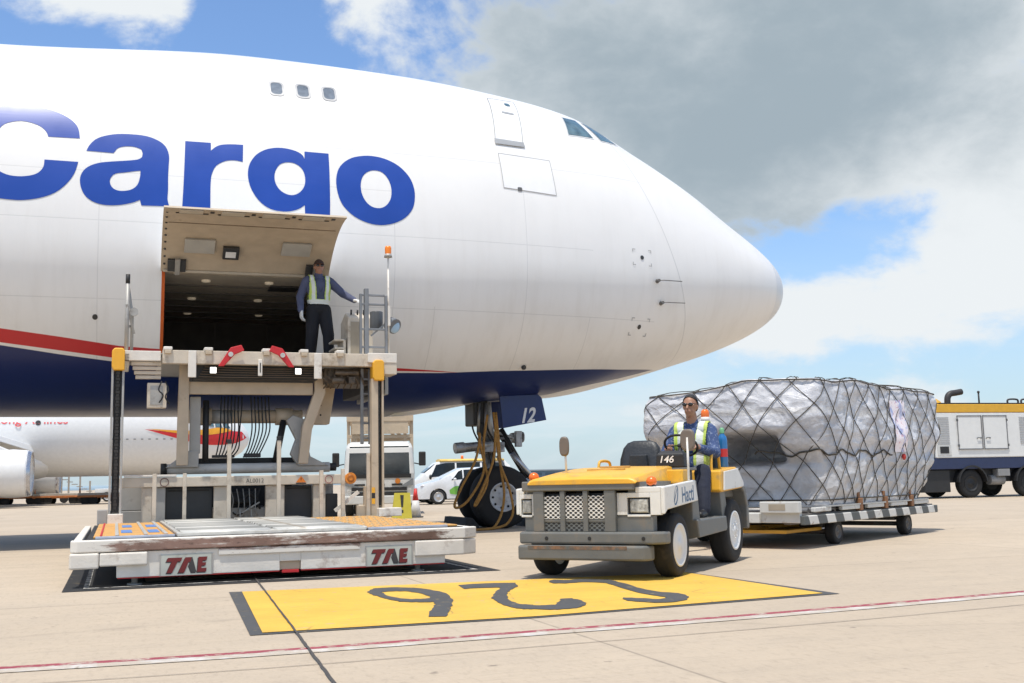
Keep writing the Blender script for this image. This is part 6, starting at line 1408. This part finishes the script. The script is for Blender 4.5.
# ground power / air-conditioning truck on the right
gt = thing('service_truck', 'white service truck with a yellow top band, twin doors and navy chassis at right edge', 'service truck', (16.15, 39.0, 0), R(16))
GW = M('service_white', (.70, .70, .68), .4, var=.04, dirt=(.45, .42, .38), damt=.1); NV = M('service_navy', (.018, .03, .085), .4, var=.1); GY = M('service_yellow', (.66, .36, .03), .45, var=.08)
MB().box(-1.35, 5.2, 0, 2.4, 1.42, 3.02).build('body', GW, gt, .03); MB().box(-1.36, 5.21, -.01, 2.41, 3.02, 3.33).build('top_band', GY, gt, .03); MB().box(-1.1, 5.2, -.004, .3, 3.33, 3.37).build('roof_edge', TBK, gt, .01)
MB().box(-1.9, 5.3, .02, 2.38, 1.02, 1.42).build('chassis', NV, gt, .02); MB().box(-1.7, 5.2, .3, 2.1, .55, 1.02).box(-1.8, -.75, .12, 2.2, .22, 1.0).build('underframe', TBK, gt, .02)
for x0 in (-.42, .66):
    d_ = MB().box(x0, x0 + 1.04, -.03, -.002, 1.70, 2.92).build('equipment_door', GW, gt, .01)
    for q in ((x0, x0 + 1.04, 2.88, 2.92), (x0, x0 + 1.04, 1.70, 1.74), (x0, x0 + .035, 1.70, 2.92), (x0 + 1.005, x0 + 1.04, 1.70, 2.92)): MB().box(q[0], q[1], -.042, -.031, q[2], q[3]).build('door_frame', M('door_trim_grey', (.16, .16, .17), .5), d_)
    hx = x0 + .80 if x0 < 0 else x0 + .10
    MB().tube([(hx, -.03, 2.08), (hx, -.07, 2.12), (hx + .16, -.07, 2.12), (hx + .16, -.03, 2.08)], .014, 6).build('door_handle', M('handle_dark', (.08, .08, .08), .4), d_)
    for zz_ in (1.85, 2.75): MB().box(x0 - .03 if x0 < 0 else x0 + 1.0, x0 + .05 if x0 < 0 else x0 + 1.07, -.05, -.043, zz_ - .04, zz_ + .04).build('door_hinge', MATS['handle_dark'], d_)
for x0 in (-1.25, 2.25):
    lv = MB()
    for i in range(16): lv.box(x0, x0 + .5, -.02, -.003, 1.9 + i * .062, 1.93 + i * .062)
    lv.build('louvre', M('louvre_grey', (.42, .42, .42), .5), gt)
MB().box(-1.28, -.72, -.02, -.003, 1.52, 1.88).build('control_panel', M('panel_rim', (.55, .55, .53), .5), gt); MB().box(-1.18, -.82, -.03, -.021, 1.58, 1.82).build('panel_display', TBK, gt)
MB().ball((-1.0, 1.0, 3.24), (.5, .9, .42), 20, 12).build('engine_cowl', GY, gt)
MB().tube(catmull([(-.42, .4, 3.3), (-.40, .4, 3.58), (-.28, .4, 3.72), (-.05, .4, 3.76), (.2, .4, 3.80)], 5), .11, 12).build('exhaust_pipe', M('exhaust_dark', (.055, .05, .05), .6, metal=.4), gt)
MB().tube([(.85, .3, 3.35), (.85, .3, 3.75)], .03, 6).ball((.85, .3, 3.78), .05, 8, 6).build('antenna', MATS['exhaust_dark'], gt)
for x0 in (2.0, 2.6): MB().tube(catmull([(x0, .2, 3.35), (x0 + .03, .2, 3.5), (x0 + .42, .2, 3.5), (x0 + .45, .2, 3.35)], 4), .035, 6).build('roof_rail', MATS['exhaust_dark'], gt)
for xx in (.12, 2.55):
    for yy, s in ((.26, -1), (2.14, 1)): wheel(gt, (xx, yy, .5), .5, .30, CT, TBK, .55, s)
    fa = MB(); ap = [(xx + .62 * math.cos(a), .53 + .62 * math.sin(a)) for a in np.linspace(.05, PI - .05, 14)]; fa.prism(ap + [(xx + .57 * math.cos(a), .53 + .57 * math.sin(a)) for a in np.linspace(PI - .05, .05, 14)], 'y', -.02, .42).build('mudguard', TBK, gt)
MB().box(1.2, 1.7, .0, .3, .75, 1.0).build('battery_box', M('box_grey', (.25, .25, .25), .5), gt, .01); MB().cyl((1.0, .3, .62), (1.6, .3, .62), .18, n=16).build('air_tank', MATS['box_grey'], gt)
MB().box(-3.6, -1.95, .1, 2.3, .8, 2.75).build('cab', GW, gt, .12); MB().box(-3.3, -2.3, .085, .099, 1.75, 2.5).build('side_window', GL, gt)

# ================================================================== far airliner and apron equipment
jt_ = thing('airliner', 'distant white airliner with a red and yellow flame on its nose behind the loader', 'airplane', (-18.1, 74.8, 0), R(18))
JW = M('airliner_white', (.74, .735, .72), .35, var=.04)
JS = [(0, 0), (.12, .42), (.5, .95), (1.1, 1.4), (2.0, 1.9), (3.2, 2.35), (4.6, 2.65), (6.2, 2.82), (30, 2.82), (40, 2.2), (47, 1.0), (50, .3)]
def jr(s): 
    for (a, r), (c, q) in zip(JS, JS[1:]):
        if s <= c: return r + (q - r) * (s - a) / (c - a)
    return .3
def jz(s): return 4.15 + .47 * min(1, s / 6.) ** .8 + max(0, s - 34) * .06
rings = [[(-s, jr(s) * math.cos(a), jz(s) + jr(s) * math.sin(a)) for a in np.linspace(0, 2 * PI, 48, endpoint=False)] for s in (.001, .03, .12, .28, .5, .8, 1.1, 1.5, 2, 2.6, 3.2, 3.9, 4.6, 5.4, 6.2, 8, 12, 20, 30, 34, 38, 42, 46, 50)]
MB().loft(rings).build('fuselage', JW, jt_)
def jskin(u, z, off=.02):
    s = -u; r = jr(s) + off; v = max(-.999, min(.999, (z - jz(s)) / r)); return (u, -r * math.sqrt(1 - v * v), z)
RD = M('flame_red', (.62, .02, .025), .35); YE = M('flame_yellow', (.80, .36, .02), .35)
flat_poly([smooth_outline([(-.25, 4.22), (-.6, 4.62), (-1.6, 4.62), (-2.8, 4.52), (-4.2, 4.45), (-6.8, 4.72), (-4.5, 4.05), (-3.0, 3.72), (-1.4, 3.75), (-.6, 4.0)])], lambda u, v: jskin(u, v, .03), 'flame_mark', RD, jt_, ((0, .3), (1, .15)))
flat_poly([smooth_outline([(-1.2, 4.66), (-2.0, 4.86), (-2.8, 4.75), (-4.2, 4.62), (-6.6, 4.74), (-4.3, 4.40), (-2.6, 4.38)])], lambda u, v: jskin(u, v, .045), 'flame_mark', YE, jt_, ((0, .3), (1, .15)))
for q in ([(-1.35, 4.82), (-1.8, 4.82), (-1.9, 5.15), (-1.6, 5.15)], [(-1.9, 4.84), (-2.35, 4.86), (-2.4, 5.18), (-2.0, 5.17)], [(-2.45, 4.88), (-2.85, 4.95), (-2.85, 5.2), (-2.5, 5.2)]): flat_poly([q], lambda u, v: jskin(u, v, .05), 'cockpit_window', GLASS, jt_, ((0, .15), (1, .1)))
for i in range(9): flat_poly([rrect(-5.2 - i * .45, -5.05 - i * .45, 4.05, 4.12, .02)], lambda u, v: jskin(u, v, .03), 'vent_slot', M('vent_grey', (.3, .3, .3), .5), jt_)
al = 1.15
text_part('Hong Kong Airlines', 'lettering', M('letter_red', (.60, .05, .06), .5), jt_, (-17.8, -2.80, 5.10), (1, 0, 0), (0, .42, .90), .85, .01, 0, .95)
flat_poly([[(-13.1 + .16 * math.cos(t), 5.15 + .16 * math.sin(t)) for t in np.linspace(0, 2 * PI, 14, endpoint=False)]], lambda u, v: jskin(u, v), 'service_port', DK, jt_)
for yy, s in ((-9.35, -1), (9.35, 1)):
    pf = [(0.0, -5.2), (.45, -5.0), (.95, -3.6), (1.28, -2.2), (1.36, -1.0), (1.30, -.2), (1.22, 0.0), (1.14, -.06), (1.08, -.4), (1.0, -1.1), (0, -1.1)]
    n1__ = MB().lathe([(r, t - 12.7) for r, t in pf], (0, yy, 1.92), 'x', 40).build('engine_nacelle', JW, jt_)
    MB().lathe([(1.305, -12.93), (1.245, -12.69), (1.20, -12.675), (1.13, -12.74)], (0, yy, 1.92), 'x', 40).build('inlet_lip', M('inlet_lip_metal', (.50, .50, .52), .25, metal=.8), n1__)
    MB().lathe([(1.0, -13.78), (0, -13.78)], (0, yy, 1.92), 'x', 32).build('fan', DK, n1__)
    MB().prism([(-13.6, 3.1), (-18.2, 3.1), (-18.4, 3.9), (-15.3, 3.9)], 'y', yy - .2, yy + .2).build('pylon', JW, jt_, .05)
    MB().add([(-13.2, s * 2.3, 3.3), (-22.5, s * 2.3, 3.2), (-21.5, s * 12, 4.3), (-16.2, s * 12, 4.35), (-25.5, s * 28, 6.4), (-28, s * 28, 6.4), (-13.4, s * 2.3, 3.75), (-22.5, s * 2.3, 3.5), (-21.5, s * 12, 4.5), (-16.4, s * 12, 4.75), (-25.6, s * 28, 6.5), (-28, s * 28, 6.5)],
             [(0, 1, 2, 3), (3, 2, 5, 4), (9, 8, 7, 6), (10, 11, 8, 9), (0, 3, 9, 6), (3, 4, 10, 9), (1, 7, 8, 2), (2, 8, 11, 5), (4, 5, 11, 10), (0, 6, 7, 1)]).build('wing', JW, jt_, .05)
fr_ = MB(); fr_.ball((-16.5, 0, 2.75), (5.2, 2.95, 1.35), 28, 16).build('wing_fairing', JW, jt_)
for yy in (-.3, .3): wheel(jt_, (-6.2, yy, .5), .5, .3, CT, CR, .5, 1)
MB().cyl((-6.2, 0, .5), (-6.0, 0, 2.2), .12, n=12).build('nose_strut', GRN, jt_)
for yy in (-5.2, 5.2):
    for xx in (-30.5, -28.8): wheel(jt_, (xx, yy, .65), .65, .45, CT, CR, .5, 1)
    MB().cyl((-29.6, yy, .65), (-29.4, yy, 3.6), .2, n=12).box(-30.6, -28.7, yy - .1, yy + .1, .55, .75).build('main_strut', GRN, jt_)
# low dollies under the airliner
OD = M('dolly_orange', (.50, .17, .05), .6, var=.3, dirt=(.5, .45, .4), damt=.3); OW = M('dolly_far_white', (.42, .38, .33), .6, var=.15)
def far_dolly(x, y, rz, lab):
    t = thing('equipment_dolly', lab, 'dolly', (x, y, 0), rz, 'dollies under the far airliner')
    t.scale = (1.12, 1.1, 1.3)
    MB().box(-1.6, 1.6, -.75, .75, .42, .56).build('deck', OW, t, .02); MB().box(-1.62, 1.62, -.78, -.70, .34, .44).box(-1.62, 1.62, .70, .78, .34, .44).box(-1.62, 1.62, -.7, .7, .30, .34).build('frame', OD, t, .01)
    for xx in (-1.2, -.75, .75, 1.2):
        for yy in (-.62, .62): MB().cyl((xx, yy - .09, .22), (xx, yy + .09, .22), .27, n=16).build('wheel', CT, t)
    MB().bar((1.6, 0, .35), (2.5, 0, .4), .08, .08).build('tow_bar', OD, t); MB().cyl((-1.5, -.6, .56), (-1.5, -.6, .80), .04, n=8).build('post', OD, t)
for a in ((-35.6, 79.0, .25, 'leftmost low orange dolly under the far airliner engine'), (-31.9, 77.5, .2, 'second low orange dolly from the left under the far airliner'), (-27.6, 74.5, .22, 'low orange dolly below the far white pickup'), (-23.6, 76.5, .28, 'low orange dolly just right of the left lift column'), (-19.2, 78.0, .25, 'low orange dolly seen between the loader posts')): far_dolly(*a)
pk = thing('pickup_truck', 'small white pickup parked under the far airliner', 'pickup', (-30.2, 86, 0), R(12))
sd = vehicle(pk, [(-2.4, 1.0), (-.6, 1.02), (-.5, 1.7), (.6, 1.72), (1.1, 1.15), (2.2, 1.02), (2.35, .7)], [(-2.4, .95), (-.5, 1.0), (1.1, 1.02), (2.35, .65)], [(-2.4, .82), (2.0, .84), (2.35, .65)], VW, (-1.5, 1.45), .36, [(-.42, .75, 0, -.25)])
st_ = thing('boarding_steps', 'far white stair unit with posts beside the pickup', 'stairs', (-33.0, 83.0, 0), R(15))
MB().box(-1.2, 1.2, -.7, .7, .5, .7).build('base', OW, st_, .02)
for xx, zt in ((-1.1, 2.2), (-.6, 2.4), (.2, 2.1), (.9, 1.6)): MB().box(xx - .06, xx + .06, -.66, -.54, .7, zt).build('post', OW, st_)
sr = MB()
for i in range(6): sr.box(-1.1 + i * .35, -.8 + i * .35, -.6, .6, 1.7 - i * .18, 1.76 - i * .18)
sr.build('stair_flight', OW, st_)
for xx in (-.9, .9): MB().cyl((xx, -.7, .3), (xx, -.5, .3), .3, n=14).build('wheel', CT, st_)
# far side of the airfield
HB = M('terminal_blue', (.11, .17, .23), .6, var=.2); HG = M('terminal_glass', (.05, .09, .13), .2)
def far_block(x, y, w, d, h, lab, rz=.1):
    t = thing('terminal_building', lab, 'building', (x, y, 0), rz); MB().box(-w / 2, w / 2, -d / 2, d / 2, 0, h).build('wall', HB, t); MB().box(-w / 2 - 1, w / 2 + 1, -d / 2 - 1, d / 2 + 1, h, h + .8).build('roof', M('terminal_roof', (.26, .30, .34), .6), t)
    k = int(w / 9)
    for i in range(k): MB().box(-w / 2 + 2 + i * 9, -w / 2 + 8.5 + i * 9, -d / 2 - .2, -d / 2 - .05, h * .35, h * .8).build('window', HG, t)
far_block(52, 760, 88, 30, 7.5, 'long low blue grey building on the horizon left of the tractor mirror'); far_block(128, 800, 46, 26, 9.5, 'shorter far building behind the tractor seat'); far_block(-40, 900, 60, 30, 7, 'far building seen past the parked van')
hl = MB(); rn = random.Random(9); prev = None; N_ = 90
for i in range(N_):
    x = -2600 + i * 60; h = 12 + 16 * max(0, noise.noise(Vector((i * .13, 1.7, 0)))) + 8 * noise.noise(Vector((i * .4, 4., 0)))
    hl.v += [(x, 2900, 0), (x, 2900, max(3, h)), (x, 3100, 0)]
for i in range(N_ - 1):
    a = i * 3
    for q in ((a, a + 3, a + 4, a + 1), (a + 1, a + 4, a + 5, a + 2)): hl.f.append(q); hl.mi.append(0); hl.sm.append(True)
structure(hl.build('far_hills', M('far_hills_haze', (.30, .40, .48), .9, var=.1, scale=.02)))
